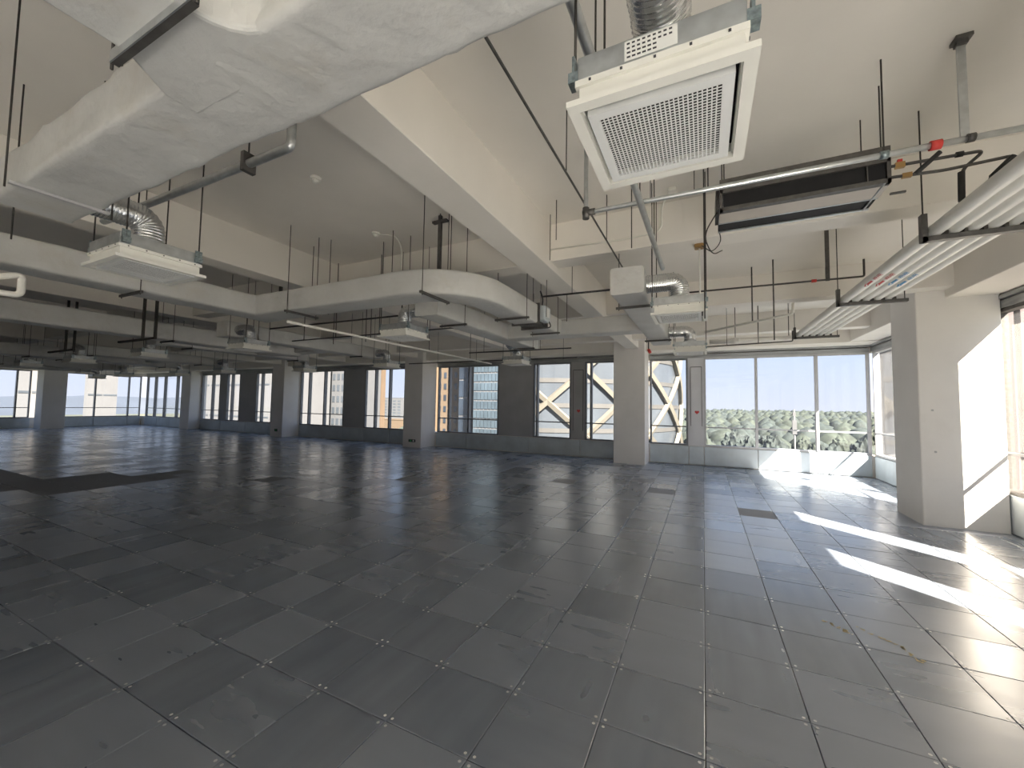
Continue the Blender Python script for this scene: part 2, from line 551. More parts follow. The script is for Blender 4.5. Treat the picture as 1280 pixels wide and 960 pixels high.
beam(-2.42, -2.0, Y_B, 11.85, 4.0)
beam(-6.80, -6.40, Y_B, 11.85, 4.03)
for bx in (-11.8, -16.6, -21.4, -26.3, -31.2, -35.6):
    beam(bx - 0.2, bx + 0.2, Y_B, 11.85, 4.03)
xs_b = [3.85, -2.0, -2.42, -6.4, -6.8, -11.6, -12.0, -16.4, -16.8, -21.2, -21.6, -26.1, -26.5, -31.0, -31.4, -35.4, -35.8, -38.6]
for yb in (-4.7, 2.80, 6.52, 10.2):
    for a in range(0, len(xs_b), 2):
        beam(xs_b[a + 1] - 0.01, xs_b[a] + 0.01, yb, yb + 0.34, 4.1)
beam(X_L, X_R + 0.15, 11.80, 12.78, 3.93)              # along the front windows
beam(3.82, X_R + 0.15, Y_B, 11.80, 3.96)                # along the sunny side
beam(X_L - 0.1, -38.5, Y_B, 11.80, 3.96)

# ================================================================== columns
cols = [((3.43, 4.49, 6.82, 7.86), 'broad white square column half in sunlight beside the side windows'),
        ((-2.85, -1.79, 11.58, 12.62), 'white square column between the lattice tower view and red valve overhead'),
        ((-12.33, -11.30, 11.58, 12.62), 'white square column with black double socket near its foot'),
        ((-21.90, -20.88, 11.62, 12.66), 'white square column with small green socket at its foot'),
        ((-32.15, -31.05, 11.95, 12.95), 'white square column farther along the window wall, next to the hazy corner windows'),
        ((-38.42, -37.30, 6.98, 8.02), 'white square column standing against the end window wall')]
for (a, b, c, d), lb in cols:
    o = thing('column', lb, 'column', ((a + b) / 2, (c + d) / 2, 0), kind='structure')
    build(MB().cbox(a, b, c, d, -0.01, Z_SLAB, 0.012), 'shaft', M['column'], o)
    build(MB().box(a - 0.004, b + 0.004, c - 0.004, d + 0.004, 0.0, 0.012), 'foot_joint', M['pier_light'], o)
    if a == 3.43:
        for (px, pz) in ((3.60, 2.0), (3.62, 1.28)):
            build(MB().tube([(px, 6.822, pz), (px, 6.812, pz)], 0.018, 10), 'plug', M['frame_light'], o)
    if a == -12.33:
        s_ = build(MB().box(-11.98, -11.60, 11.568, 11.582, 0.24, 0.36), 'socket', M['ink'], o)
        build(MB().box(-11.90, -11.82, 11.562, 11.57, 0.26, 0.34), 'socket_face', M['green'], s_)
        build(MB().box(-11.74, -11.66, 11.562, 11.57, 0.26, 0.34), 'socket_face', M['paper'], s_)
    if a == -21.90:
        s_ = build(MB().box(-21.50, -21.26, 11.605, 11.622, 0.30, 0.44), 'socket', M['ink'], o)
        build(MB().box(-21.42, -21.32, 11.598, 11.606, 0.33, 0.41), 'socket_face', M['green'], s_)

# ================================================================== window walls
Z_P = 0.66; Z_H = 3.72; Z_RAIL = 1.31


def parapet_panels(parent, spans, axis, face, sgn):
    for (a, b) in spans:
        mb = MB()
        d0, d1 = sorted((face, face + sgn * 0.05))
        if axis == 'x':
            mb.cbox(a + 0.012, b - 0.012, d0, d1, 0.02, Z_P - 0.02, 0.006)
        else:
            mb.cbox(d0, d1, a + 0.012, b - 0.012, 0.02, Z_P - 0.02, 0.006)
        build(mb, 'parapet_panel', M['galvpanel'], parent)


def B(axis, a, b, d0, d1, z0, z1, mb=None):
    mb = mb or MB()
    d0, d1 = sorted((d0, d1))
    return mb.box(a, b, d0, d1, z0, z1) if axis == 'x' else mb.box(d0, d1, a, b, z0, z1)


WIN = [0]


def window(axis, face, sgn, a, b, mull, label, fm='frame', rail=True, gm='glass'):
    """one window; axis 'x' runs along X at Y=face, axis 'y' along Y at X=face; sgn points outward"""
    WIN[0] += 1
    ctr = ((a + b) / 2, face, 0) if axis == 'x' else (face, (a + b) / 2, 0)
    w = thing('window_%d' % WIN[0], label, None, ctr, kind='structure')
    g0, g1 = face + sgn * 0.02, face + sgn * 0.16
    build(B(axis, a, b, g0, g1, Z_P, Z_P + 0.05), 'sill', M[fm], w)
    build(B(axis, a, b, g0, g1, Z_H - 0.06, Z_H), 'head_rail', M[fm], w)
    for q in (a, b):
        q0, q1 = (q, q + 0.06) if q == a else (q - 0.06, q)
        build(B(axis, q0, q1, g0, g1, Z_P + 0.05, Z_H - 0.06), 'jamb', M[fm], w)
    for q in mull:
        mb = B(axis, q - 0.035, q + 0.035, face - sgn * 0.02, g1, Z_P + 0.05, Z_H - 0.06)
        build(mb, 'mullion', M[fm], w)
    ed = [a + 0.06] + list(mull) + [b - 0.06]
    for q0, q1 in zip(ed[:-1], ed[1:]):
        build(B(axis, q0, q1, face + sgn * 0.10, face + sgn * 0.112, Z_P + 0.05, Z_H - 0.06), 'pane', M[gm], w)
    if rail:
        build(B(axis, a + 0.02, b - 0.02, face + sgn * 0.015, face + sgn * 0.055, Z_RAIL - 0.022, Z_RAIL + 0.022), 'guard_rail', M['frame_light' if fm == 'frame_light' else 'frame'], w)
    return w


# ---- front wall
wf_mb = MB()
wf_mb.box(X_L - 0.3, X_R + 0.3, Y_F + 0.05, Y_F + 0.30, -0.2, Z_P)
wf_mb.box(X_L - 0.3, X_R + 0.3, Y_F + 0.18, Y_F + 0.40, Z_H, Z_SLAB)
wf = build(wf_mb, 'wall_front', M['paint'], kind='structure', label='window wall with metal parapet running behind the white columns')
fx = [(-38.6, -36.8), (-36.8, -35.0), (-35.0, -32.2), (-31.0, -28.6), (-28.6, -25.9), (-25.9, -23.6), (-23.6, -21.95),
      (-20.85, -17.3), (-17.3, -15.85), (-15.85, -14.1), (-14.1, -12.35), (-11.25, -9.58), (-9.58, -6.52), (-6.52, -4.35), (-4.35, -2.88),
      (-1.75, -0.46), (-0.46, 0.02), (0.02, 1.60), (1.60, 3.17), (3.17, 4.48)]
parapet_panels(wf, fx, 'x', Y_F, 1)
# window head strip: galvanised channels above the glass
for (a, b) in ((-38.6, -32.2), (-31.0, -21.95), (-20.85, -12.35), (-11.25, -2.88), (-1.75, 4.48)):
    build(MB().box(a, b, Y_F + 0.0, Y_F + 0.16, Z_H, Z_H + 0.12), 'head_channel', M['head'], wf)
    build(MB().box(a, b, Y_F - 0.04, Y_F + 0.10, Z_H + 0.15, Z_H + 0.215), 'head_channel', M['head'], wf)
win = lambda *a, **k: window('x', Y_F, 1, *a, gm='glass_tint', **k)
win(-38.6, -32.2, (-37.3, -35.9, -34.2), 'corner window with hazy hills and pale towers outside')
win(-31.0, -28.85, (-29.7,), 'narrow window beside the column near the hazy corner')
win(-28.1, -26.65, (-27.5,), 'narrow window between two dark pier panels')
win(-25.0, -22.0, (-24.4, -23.4), 'window showing a blank white facade')
win(-20.85, -17.36, (-20.1, -18.85), 'window with pale yellow tower outside')
win(-15.85, -12.4, (-15.1, -14.15), 'window with orange tower and sky outside')
win(-11.2, -7.98, (-10.55, -9.49), 'window with tan apartment tower and blue glass tower outside')
win(-6.36, -4.73, (-6.18,), 'window with lattice tower between wide dark pier and narrow pier')
win(-4.17, -2.9, (-3.92,), 'window with lattice node beside the white column')
win(-1.75, -0.48, (), 'window with the curved edge of lattice tower')
win(0.03, 4.48, (1.58, 3.19), 'broad corner window over treetops', fm='frame_light')


def heart(cx, cz, s, y):
    pts = []
    for k in range(20):
        t = 2 * math.pi * k / 20
        pts.append((cx + s * 16 * math.sin(t) ** 3 / 17, cz + s * (13 * math.cos(t) - 5 * math.cos(2 * t) - 2 * math.cos(3 * t) - math.cos(4 * t)) / 17))
    return MB().prism(pts, 'y', y - 0.003, y)


for (a, b, fm, deco) in ((-28.85, -28.1, 'pier', 0), (-26.65, -25.0, 'pier', 0), (-17.36, -15.85, 'pier', 0), (-7.98, -6.36, 'pier', 0), (-4.73, -4.17, 'pier', 2), (-0.48, 0.03, 'pier_light', 1)):
    pr_ = build(MB().box(a, b, Y_F + 0.03, Y_F + 0.2, Z_P, Z_H), 'pier_panel', M[fm], wf)
    if deco:
        x0, x1 = a + 0.09, b - 0.07
        build(MB().box(x0, x1, Y_F + 0.012, Y_F + 0.032, 1.34 if deco == 1 else 1.0, 3.40), 'inset_panel', M[fm], pr_)
        for q in (x0, x1):
            build(MB().box(q - 0.008, q + 0.008, Y_F + 0.006, Y_F + 0.03, 1.34 if deco == 1 else 1.0, 3.40), 'inset_edge', M['ink'], pr_)
        build(MB().box(x0, x1, Y_F + 0.006, Y_F + 0.03, 3.39, 3.41), 'inset_edge', M['ink'], pr_)
        st = build(heart((a + b) / 2 + 0.03, 1.82 if deco == 1 else 1.78, 0.075, Y_F + 0.011), 'heart_sticker', M['red'],
                   label='red heart-shaped sticker on the %s pier panel' % ('light grey' if deco == 1 else 'dark narrow'), cat='sticker')

# ---- sunny side wall
wr_mb = MB()
wr_mb.box(X_R + 0.05, X_R + 0.15, Y_B, Y_F + 0.3, -0.2, Z_P)
wr_mb.box(X_R + 0.05, X_R + 0.15, Y_B, Y_F + 0.3, Z_H, Z_SLAB)
solid = [(-2.5, 0.92), (1.86, 3.16), (4.10, 6.09), (7.06, 7.90), (-8.4, -8.2)]
for a, b in solid:
    wr_mb.box(X_R + 0.05, X_R + 0.15, a, b, Z_P, Z_H)
wr = build(wr_mb, 'wall_right', M['paint'], kind='structure', label='sunny side wall with narrow windows between solid piers')
parapet_panels(wr, [(7.88, 9.4), (9.4, 10.95), (10.95, 12.5), (5.4, 7.0), (3.9, 5.4), (2.4, 3.9), (0.9, 2.4), (-0.6, 0.9)], 'y', X_R, 1)
for (a, b) in ((7.9, 12.6), (-3.0, 7.0)):
    build(MB().box(X_R + 0.0, X_R + 0.10, a, b, Z_H, Z_H + 0.12), 'head_channel', M['head'], wr)
    build(MB().box(X_R - 0.03, X_R + 0.06, a, b, Z_H + 0.15, Z_H + 0.215), 'head_channel', M['head'], wr)
wy = lambda *a, **k: window('y', X_R, 1, *a, **k)
wy(0.92, 1.86, (), 'narrow side window that throws the nearer sun streak', fm='frame_light')
wy(3.16, 4.10, (), 'narrow side window that throws the second sun streak', fm='frame_light')
wy(6.09, 7.06, (), 'narrow side window beside the broad sunlit column', fm='strut')
wy(7.90, 12.52, (9.42, 10.97), 'broad side window between sunlit column and corner', fm='frame_light', gm='glass_tint')
wy(-8.2, -2.5, (-6.7, -5.1, -3.7), 'broad side window far behind the sun streaks', fm='frame_light')

# ---- end wall (far) and back wall
wl_mb = MB()
wl_mb.box(X_L - 0.3, X_L - 0.05, Y_B, Y_F + 0.3, -0.2, Z_P)
wl_mb.box(X_L - 0.3, X_L - 0.05, Y_B, Y_F + 0.3, Z_H, Z_SLAB)
wl_mb.box(X_L - 0.3, X_L - 0.05, Y_B, 1.5, Z_P, Z_H)
wlft = build(wl_mb, 'wall_left', M['paint'], kind='structure', label='distant end wall with hazy window views')
parapet_panels(wlft, [(1.5, 3.4), (3.4, 5.3), (5.3, 7.0), (8.1, 9.95), (9.95, 11.8), (11.8, 12.55)], 'y', X_L, -1)
window('y', X_L, -1, 1.5, 6.95, (3.4, 4.9, 6.35), 'end wall window beside the far square column', gm='glass_tint')
window('y', X_L, -1, 8.05, 12.55, (9.98, 11.82), 'end wall window with white tower and hills outside', gm='glass_tint')

wb_mb = MB()
wb_mb.box(X_L - 0.3, X_R + 0.15, Y_B - 0.2, Y_B, -0.2, Z_P)
wb_mb.box(X_L - 0.3, X_R + 0.15, Y_B - 0.2, Y_B, Z_H, Z_SLAB)
wb_mb.box(X_L - 0.3, -0.6, Y_B - 0.2, Y_B, Z_P, Z_H)
wb = build(wb_mb, 'wall_back', M['paint'], kind='structure', label='rear wall with a long window band')
for a in (-0.4,):
    window('x', Y_B, -1, a, a + 4.4, (a + 1.5, a + 3.0), 'window in the rear wall', fm='frame_light')  # unseen window, added to bring in sun and fill light
build(MB().box(-0.6, -0.4, Y_B - 0.2, Y_B, Z_P, Z_H).box(4.0, X_R + 0.15, Y_B - 0.2, Y_B, Z_P, Z_H), 'rear_pier', M['paint'], wb)

# ================================================================== insulated ducts
ZD0, ZD1 = 3.35, 3.67


def rod(parent, x, y, z0, z1=Z_SLAB, r=0.0055, mname='rod', name='hanger_rod'):
    return build(MB().tube([(x, y, z0), (x, y, z1)], r, 6), name, M[mname], parent)


def hanger(parent, x0, x1, y0, y1, zb, zt=Z_SLAB):
    """bar below a duct with two rods up to the slab; bar runs from (x0,y0) to (x1,y1)"""
    mb = MB()
    if abs(x1 - x0) > abs(y1 - y0):
        mb.box(x0 - 0.04, x1 + 0.04, y0 - 0.015, y0 + 0.015, zb - 0.03, zb)
    else:
        mb.box(x0 - 0.015, x0 + 0.015, y0 - 0.04, y1 + 0.04, zb - 0.03, zb)
    build(mb, 'hanger_bar', M['strut'], parent)
    for (x, y) in ((x0, y0), (x1, y1)):
        rod(parent, x, y, zb - 0.05, zt)


# --- the big tee duct overhead
big = thing('wrapped_duct', 'large white wrapped tee duct with wrinkled foil cloth hanging over the room', 'duct', (-2.0, -1.56, 3.35))
big_main = wrapped([(-4.45, -1.56), (1.4, -1.56)], 0.40, 3.35, 3.62, step=0.05, amp=0.012, seam=0.9, rad=0.025, fine=3, seed=1.3)
build(big_main, 'main_run', M['wrap'], big)
# wider collar section where the branch leaves
mb = MB()
zb_ = 3.346
pl = [(-2.17, -1.74), (-2.04, -1.92), (-2.04, -6.2), (-1.60, -6.2), (-1.60, -1.98)]
for k in range(7):
    a = math.radians(180 - 90 * k / 6)
    pl.append((-1.40 + 0.20 * math.cos(a), -1.95 + 0.20 * math.sin(a)))
pl += [(-1.40, -1.60), (-2.17, -1.60)]
mb.prism(pl, 'z', zb_, 3.626)
br = build(mb, 'branch_run', M['wrap'], big)
bv = br.modifiers.new('soft', 'BEVEL'); bv.width = 0.02; bv.segments = 3; bv.limit_method = 'ANGLE'
hb = MB(); hb.box(-2.10, -1.52, -1.94, -1.915, 3.312, 3.338)
build(hb, 'angle_bar', M['strut'], big)
build(MB().box(-2.10, -1.52, -1.945, -1.94, 3.312, 3.36), 'angle_lip', M['galv'], big)
hb = MB(); hb.box(-3.93, -3.90, -1.80, -1.33, 3.325, 3.343)
build(hb, 'hanger_bar', M['frame_light'], big)
rod(big, -3.93, -1.81, 3.30); rod(big, -3.93, -1.31, 3.30)
rod(big, -2.12, -1.93, 3.30); rod(big, -1.50, -1.93, 3.30)
hanger(big, 1.0, 1.0, -1.80, -1.32, 3.345)


def module(s, label, trunk, trunk_z, loop=False):
    d = thing('wrapped_duct', label, 'duct', (s - 2.5, 3.5, ZD0))
    st = 0.12 if s > -9 else 0.25
    build(wrapped([(s - 0.815, 2.26), (s - 0.815, 6.70)], 0.39, ZD0, ZD1, step=st, seed=s), 'branch_run', M['wrap'], d)
    build(wrapped([(s - 3.865, 2.30), (s - 3.865, 6.45)], 0.43, ZD0, ZD1, step=st, seed=s + 3), 'branch_run', M['wrap'], d)
    build(MB().box(s - 4.1, s - 3.63, 6.44, 6.47, ZD0 - 0.01, ZD1 + 0.01), 'end_cap', M['wrap'], d)
    build(wrapped([(s - 3.7, 4.95), (s - 1.0, 4.95)], 0.41, ZD0 + 0.005, ZD1 - 0.005, step=st, seed=s + 5), 'cross_run', M['wrap'], d)
    if loop:
        path = [(-6.63, Y_B + 0.3), (-6.63, 1.465), (-2.695, 1.465), (-2.695, 3.46)]
        P = [Vector((x, y, 0)) for x, y in path]
        pp = [P[0], P[1], P[2] - Vector((0.75, 0, 0))]
        # square mitre at the first corner, generous elbow at the second
        pp += [Vector((-3.445 + 0.75 * math.sin(a), 2.215 - 0.75 * math.cos(a), 0)) for a in [math.radians(9 * k) for k in range(1, 11)]]
        pp.append(P[3])
        build(wrapped([(q.x, q.y) for q in pp[:1]] + [(-6.63, 1.69)], 0.45, ZD0, ZD1, step=0.15, seed=9), 'trunk_run', M['wrap'], d)
        build(wrapped([(-6.66, 1.465)] + [(q.x, q.y) for q in pp[2:]], 0.45, ZD0 + 0.002, ZD1 + 0.002, step=0.1, seed=2, seam=2.5), 'trunk_elbow', M['wrap'], d)
        dm = build(MB().box(-2.90, -2.49, 3.50, 3.86, ZD0 + 0.02, ZD1 - 0.02).box(-2.95, -2.44, 3.47, 3.50, ZD0 - 0.02, ZD1 + 0.02).box(-2.95, -2.44, 3.86, 3.89, ZD0 - 0.02, ZD1 + 0.02), 'damper', M['strut'], d)
        build(MB().cbox(-2.49, -2.36, 3.52, 3.80, 3.40, 3.66, 0.02), 'actuator', M['galvpanel'], dm)
        build(MB().box(-2.36, -2.352, 3.60, 3.72, 3.47, 3.62), 'actuator_label', M['paper'], dm)
        build(MB().tube(arc_path([(-2.45, 3.62, 3.66), (-2.43, 3.60, 3.78), (-2.47, 3.58, 3.92)], 0.05), 0.014, 6), 'actuator_cable', M['pipe_dark'], dm)
        build(MB().tube(arc_path([(-2.37, 3.74, 3.42), (-2.34, 3.78, 3.33), (-2.40, 3.70, 3.30), (-2.44, 3.60, 3.36)], 0.05), 0.012, 6), 'actuator_cable', M['pipe_dark'], dm)
        build(wrapped([(-2.695, 3.87), (-2.695, 5.0)], 0.43, ZD0 + 0.01, ZD1 - 0.01, step=0.12, seed=4), 'trunk_run', M['wrap'], d)
        hanger(d, -5.60, -5.60, 1.22, 1.71, ZD0 - 0.003); hanger(d, -3.06, -3.06, 1.20, 1.72, ZD0 - 0.003)
        hanger(d, -2.95, -2.44, 2.95, 2.95, ZD0 - 0.003); hanger(d, -6.88, -6.38, -0.2, -0.2, ZD0 - 0.003); hanger(d, -6.88, -6.38, -2.6, -2.6, ZD0 - 0.003)
        hanger(d, -2.95, -2.44, 4.4, 4.4, ZD0 + 0.005)
    else:
        t0, t1 = trunk_z
        build(wrapped([(trunk, Y_B + 0.3), (trunk, 4.95)], 0.45, t0, t1, step=0.2, seed=s + 7), 'trunk_run', M['wrap'], d)
        for yy in (-0.62, 1.9):
            hanger(d, trunk - 0.25, trunk + 0.25, yy, yy, t0 - 0.003)
    for yy in (2.9, 5.9):
        hanger(d, s - 1.03, s - 0.60, yy, yy, ZD0 - 0.003)
        hanger(d, s - 4.10, s - 3.63, yy + 0.15, yy + 0.15, ZD0 - 0.003)
    return d


module(0, 'white wrapped loop duct with rounded elbow and grey motor damper', None, None, loop=True)
module(-8.43, 'white wrapped duct run behind the loop duct, ending above the double-socket column', -10.62, (3.27, 3.63))
module(-16.86, 'white wrapped duct run third from the sunlit column, above hazy windows', -19.1, (3.27, 3.63))
module(-25.29, 'white wrapped duct run farthest down the room by the end wall', -27.5, (3.27, 3.63))

# ================================================================== air diffusers
fr_mb = MB()
L_ = 0.30; I_ = 0.258
for (a, b, c, d) in ((-L_, L_, -L_, -I_), (-L_, L_, I_, L_), (-L_, -I_, -I_, I_), (I_, L_, -I_, I_)):
    fr_mb.box(a, b, c, d, 0.0, 0.022)
for (a, b, c, d) in ((-I_, I_, -I_, -I_ + 0.006), (-I_, I_, I_ - 0.006, I_), (-I_, -I_ + 0.006, -I_ + 0.006, I_ - 0.006), (I_ - 0.006, I_, -I_ + 0.006, I_ - 0.006)):
    fr_mb.box(a, b, c, d, 0.022, 0.075)
ME_FRAME = fr_mb.mesh('diffuser_frame', M['white_metal'])
ME_VOID = MB().box(-I_ + 0.006, I_ - 0.006, -I_ + 0.006, I_ - 0.006, 0.060, 0.072).mesh('diffuser_throat', M['dark'])
pn = MB()
PX0, PX1, PY0, PY1 = -0.240, 0.238, -0.228, 0.240
HX0, HX1, HY0, HY1 = PX0 + 0.036, PX1 - 0.036, PY0 + 0.036, PY1 - 0.036
ph0, ph1 = -0.002, 0.010
pn.box(PX0, PX1, PY0, HY0, ph0, ph1); pn.box(PX0, PX1, HY1, PY1, ph0, ph1); pn.box(PX0, HX0, HY0, HY1, ph0, ph1); pn.box(HX1, PX1, HY0, HY1, ph0, ph1)
pn.box(PX0, PX1, PY0, PY0 + 0.004, ph1, 0.030); pn.box(PX0, PX1, PY1 - 0.004, PY1, ph1, 0.030); pn.box(PX0, PX0 + 0.004, PY0, PY1, ph1, 0.030); pn.box(PX1 - 0.004, PX1, PY0, PY1, ph1, 0.030)
ME_PANEL = pn.mesh('diffuser_panel', M['panel_white'])
gr = MB()
NB = 27
for k in range(1, NB):
    x = HX0 + (HX1 - HX0) * k / NB
    gr.box(x - 0.0024, x + 0.0024, HY0, HY1, 0.000, 0.0016)
    y = HY0 + (HY1 - HY0) * k / NB
    gr.box(HX0, HX1, y - 0.0024, y + 0.0024, 0.0002, 0.0014)
gr.box(HX0, HX1, HY0, HY1, 0.03, 0.034, 1)
ME_GRILLE = gr.mesh('perforated_grille', [M['panel_white'], M['dark']])
ME_NECK = MB().box(-0.262, 0.262, -0.262, -0.2585, 0.022, 0.10).box(-0.262, 0.262, 0.2585, 0.262, 0.022, 0.10).box(-0.262, -0.2585, -0.2585, 0.2585, 0.022, 0.10).box(0.2585, 0.262, -0.2585, 0.2585, 0.022, 0.10).mesh('neck_box', M['white_metal'])
fl_mb = MB().box(-0.275, 0.275, -0.275, 0.275, 0.088, 0.112)
for k in range(5):
    q = -0.22 + 0.11 * k
    for (a, b) in ((q, -0.2755), (q, 0.2755)):
        fl_mb.box(a - 0.004, a + 0.004, b - 0.003, b + 0.003, 0.097, 0.105, 1)
        fl_mb.box(b - 0.003, b + 0.003, a - 0.004, a + 0.004, 0.097, 0.105, 1)
ME_FLANGE = fl_mb.mesh('screw_flange', [M['white_metal'], M['ink']])
ME_PLENUM = MB().cbox(-0.268, 0.268, -0.268, 0.268, 0.112, 0.205, 0.004).mesh('plenum_box', M['galv'])
br_mb = MB()
br_mb.box(-0.02, 0.02, -0.025, 0.025, 0.12, 0.16).box(-0.005, 0.005, -0.025, 0.025, 0.16, 0.22)
ME_BRK = br_mb.mesh('hanger_bracket', M['bracket'])
ME_ROD = MB().tube([(0, 0, 0.13), (0, 0, Z_SLAB - ZC)], 0.0055, 6).mesh('hanger_rod', M['rod'])


def flex_mesh(pts, r=0.108):
    P = [Vector(q) for q in pts]
    sm_ = resample(arc_path(P, 0.16, 10), 0.006)
    return MB().tube(sm_, r, 18, rfun=lambda i: r + (0.0022 if (i // 2) % 2 else -0.0022) + 0.0012 * math.sin(i * 0.37))


FLEX = {}


def diffuser(x, y, label, start, group='square air diffusers hung below the slab', detail=True):
    """start: point (dx, dy, dz) relative to the diffuser where the flexible hose leaves the duct"""
    d = thing('air_diffuser', label, 'air diffuser', (x, y, ZC), group)
    place(ME_FRAME, 'frame', d); place(ME_VOID, 'throat', d); place(ME_NECK, 'neck_box', d)
    pnl = place(ME_PANEL, 'face_panel', d)
    place(ME_GRILLE, 'perforated_grille', pnl)
    place(ME_FLANGE, 'screw_flange', d); place(ME_PLENUM, 'plenum_box', d)
    for sx in (-1, 1):
        for sy in (-1, 1):
            place(ME_BRK, 'hanger_bracket', d, (sx * 0.285, sy * 0.24, 0))
            place(ME_ROD, 'hanger_rod', d, (sx * 0.285, sy * 0.24, 0))
    key = tuple(round(q, 2) for q in start)
    if key not in FLEX:
        sx_, sy_, sz_ = start
        pts = [start, (0.0, sy_ * 0.0 if abs(sx_) > 0.3 and abs(sy_) < 0.2 else 0.0, sz_), (0, 0, 0.20)]
        if abs(sx_) > 0.2 and abs(sy_) > 0.3:
            pts = [start, (sx_ * 0.35, sy_, sz_), (0, sy_ * 0.3, sz_ - 0.02), (0, 0, sz_ - 0.06), (0, 0, 0.20)]
        FLEX[key] = flex_mesh(pts).mesh('flexible_hose', M['foil'])
        col = MB().tube([(0, 0, 0.205), (0, 0, 0.26)], 0.114, 20, caps=False)
        FLEX[key + ('c',)] = col.mesh('collar', M['galv'])
    place(FLEX[key], 'flexible_hose', d); place(FLEX[key + ('c',)], 'collar', d)
    return d


H = 3.50 - ZC
c1 = diffuser(-0.13, -0.98, 'square diffuser with paper label and blue brackets beside the big tee duct', (0, -0.40, H))
lab = build(MB().box(-0.23, -0.06, -1.2495, -1.2485, 3.175, 3.245), 'paper_label', M['paper'], c1)
tx = MB()
for r_ in range(4):
    for k in range(9):
        if r_ > 1 and k > 5: continue
        w_ = 0.010 if r_ < 2 else 0.012
        tx.box(-0.222 + k * 0.017, -0.222 + k * 0.017 + w_, -1.2505, -1.2495, 3.232 - r_ * 0.016, 3.238 - r_ * 0.016)
build(tx, 'label_print', M['ink'], lab)
diffuser(-4.22, -0.98, 'square diffuser with bright foil elbow at the end of the big tee duct', (0, -0.40, H))
ordn = ['first', 'second', 'third', 'fourth', 'fifth', 'sixth', 'seventh', 'eighth']
row2 = [(-0.24, 2.50, -1), (-4.46, 2.50, 1), (-8.67, 2.50, -1), (-12.89, 2.50, 1), (-17.10, 2.50, -1), (-21.32, 2.50, 1)]
for k, (x, y, sd) in enumerate(row2):
    diffuser(x, y, 'square diffuser in the middle row, %s counted from the sunlit column' % ordn[k], (sd * 0.38, 0, H))
row3 = [(-0.22, 5.95, -1, 0), (-4.48, 6.95, 1, 1), (-8.66, 6.55, -1, 0), (-12.89, 6.95, 1, 1), (-17.08, 6.55, -1, 0), (-21.32, 6.95, 1, 1), (-25.5, 6.55, -1, 0), (-29.7, 6.95, 1, 1)]
for k, (x, y, sd, bend) in enumerate(row3):
    diffuser(x, y, 'square diffuser in the row beside the front windows, %s counted from the sunlit column' % ordn[k], (sd * 0.40, -0.75 if bend else 0, H))

# ================================================================== pipes and services
def pipe(name, pts, r, mname, label, cat='pipe', rad=0.06, group=None, n=10, extra=None):
    P = arc_path(pts, rad, 6) if len(pts) > 2 else [Vector(q) for q in pts]
    o = thing(name, label, cat, P[0], group)
    build(MB().tube(P, r, n), 'tube', M[mname], o)
    return o


# sprinkler main in front of the fan coil
o = pipe('sprinkler_pipe', [(-1.03, 1.18, Z_SLAB), (-1.03, 1.18, 3.9), (4.3, 1.24, 3.9)], 0.022, 'galv', 'long galvanised sprinkler pipe passing just before the black fan coil slot', rad=0.04)
build(MB().tube([(-1.03, 1.18, 3.95), (-1.03, 1.18, 3.84)], 0.034, 10).tube([(-1.06, 1.18, 3.9), (-0.94, 1.18, 3.9)], 0.032, 10), 'elbow_fitting', M['strut'], o)
build(MB().tube([(1.50, 1.21, 3.9), (1.56, 1.21, 3.9)], 0.034, 10), 'coupling', M['red'], o)
build(MB().tube([(1.22, 1.205, 3.9), (1.27, 1.205, 3.9)], 0.030, 10), 'coupling', M['bracket'], o)
rod(o, 1.245, 1.205, 3.92, Z_SLAB, 0.006)
rod(o, 0.06, 1.19, 3.92, Z_SLAB, 0.006)
for xx in (-0.42, -0.05):
    rod(o, xx, 1.185, 3.88, Z_SLAB, 0.004)
o = pipe('conduit', [(-1.10, -3.4, 4.06), (-1.06, 4.3, 4.06)], 0.010, 'strut', 'thin dark conduit running parallel to the deep beam', 'conduit')
rod(o, -1.08, 0.7, 4.06); rod(o, -1.07, 2.3, 4.06); rod(o, -1.09, -2.2, 4.06)
o = pipe('galvanised_pipe', [(-0.52, -3.4, 3.72), (-0.44, 2.62, 3.72)], 0.027, 'galv', 'shiny galvanised pipe passing over the labelled diffuser', 'pipe')
for yy in (-0.6, 0.9, 1.9):
    rod(o, -0.50 + 0.013 * (yy + 1), yy, 3.74)
build(MB().tube([(-0.485, 0.28, 3.72), (-0.483, 0.42, 3.72)], 0.031, 10), 'coupling', M['bracket'], o)
# T strut hanger
o = thing('strut_hanger', 'flat galvanised strut with tee plate holding the sprinkler pipe', 'hanger', (1.69, 1.3, 3.9))
build(MB().box(1.667, 1.713, 1.22, 1.236, 3.92, 4.63), 'strut', M['galv'], o)
build(MB().box(1.645, 1.735, 1.17, 1.26, 4.625, Z_SLAB).box(1.66, 1.72, 1.20, 1.25, 4.60, 4.625), 'tee_plate', M['strut'], o)
build(MB().tube([(1.69, 1.205, 3.9), (1.73, 1.205, 3.9)], 0.030, 10), 'pipe_clamp', M['strut'], o)

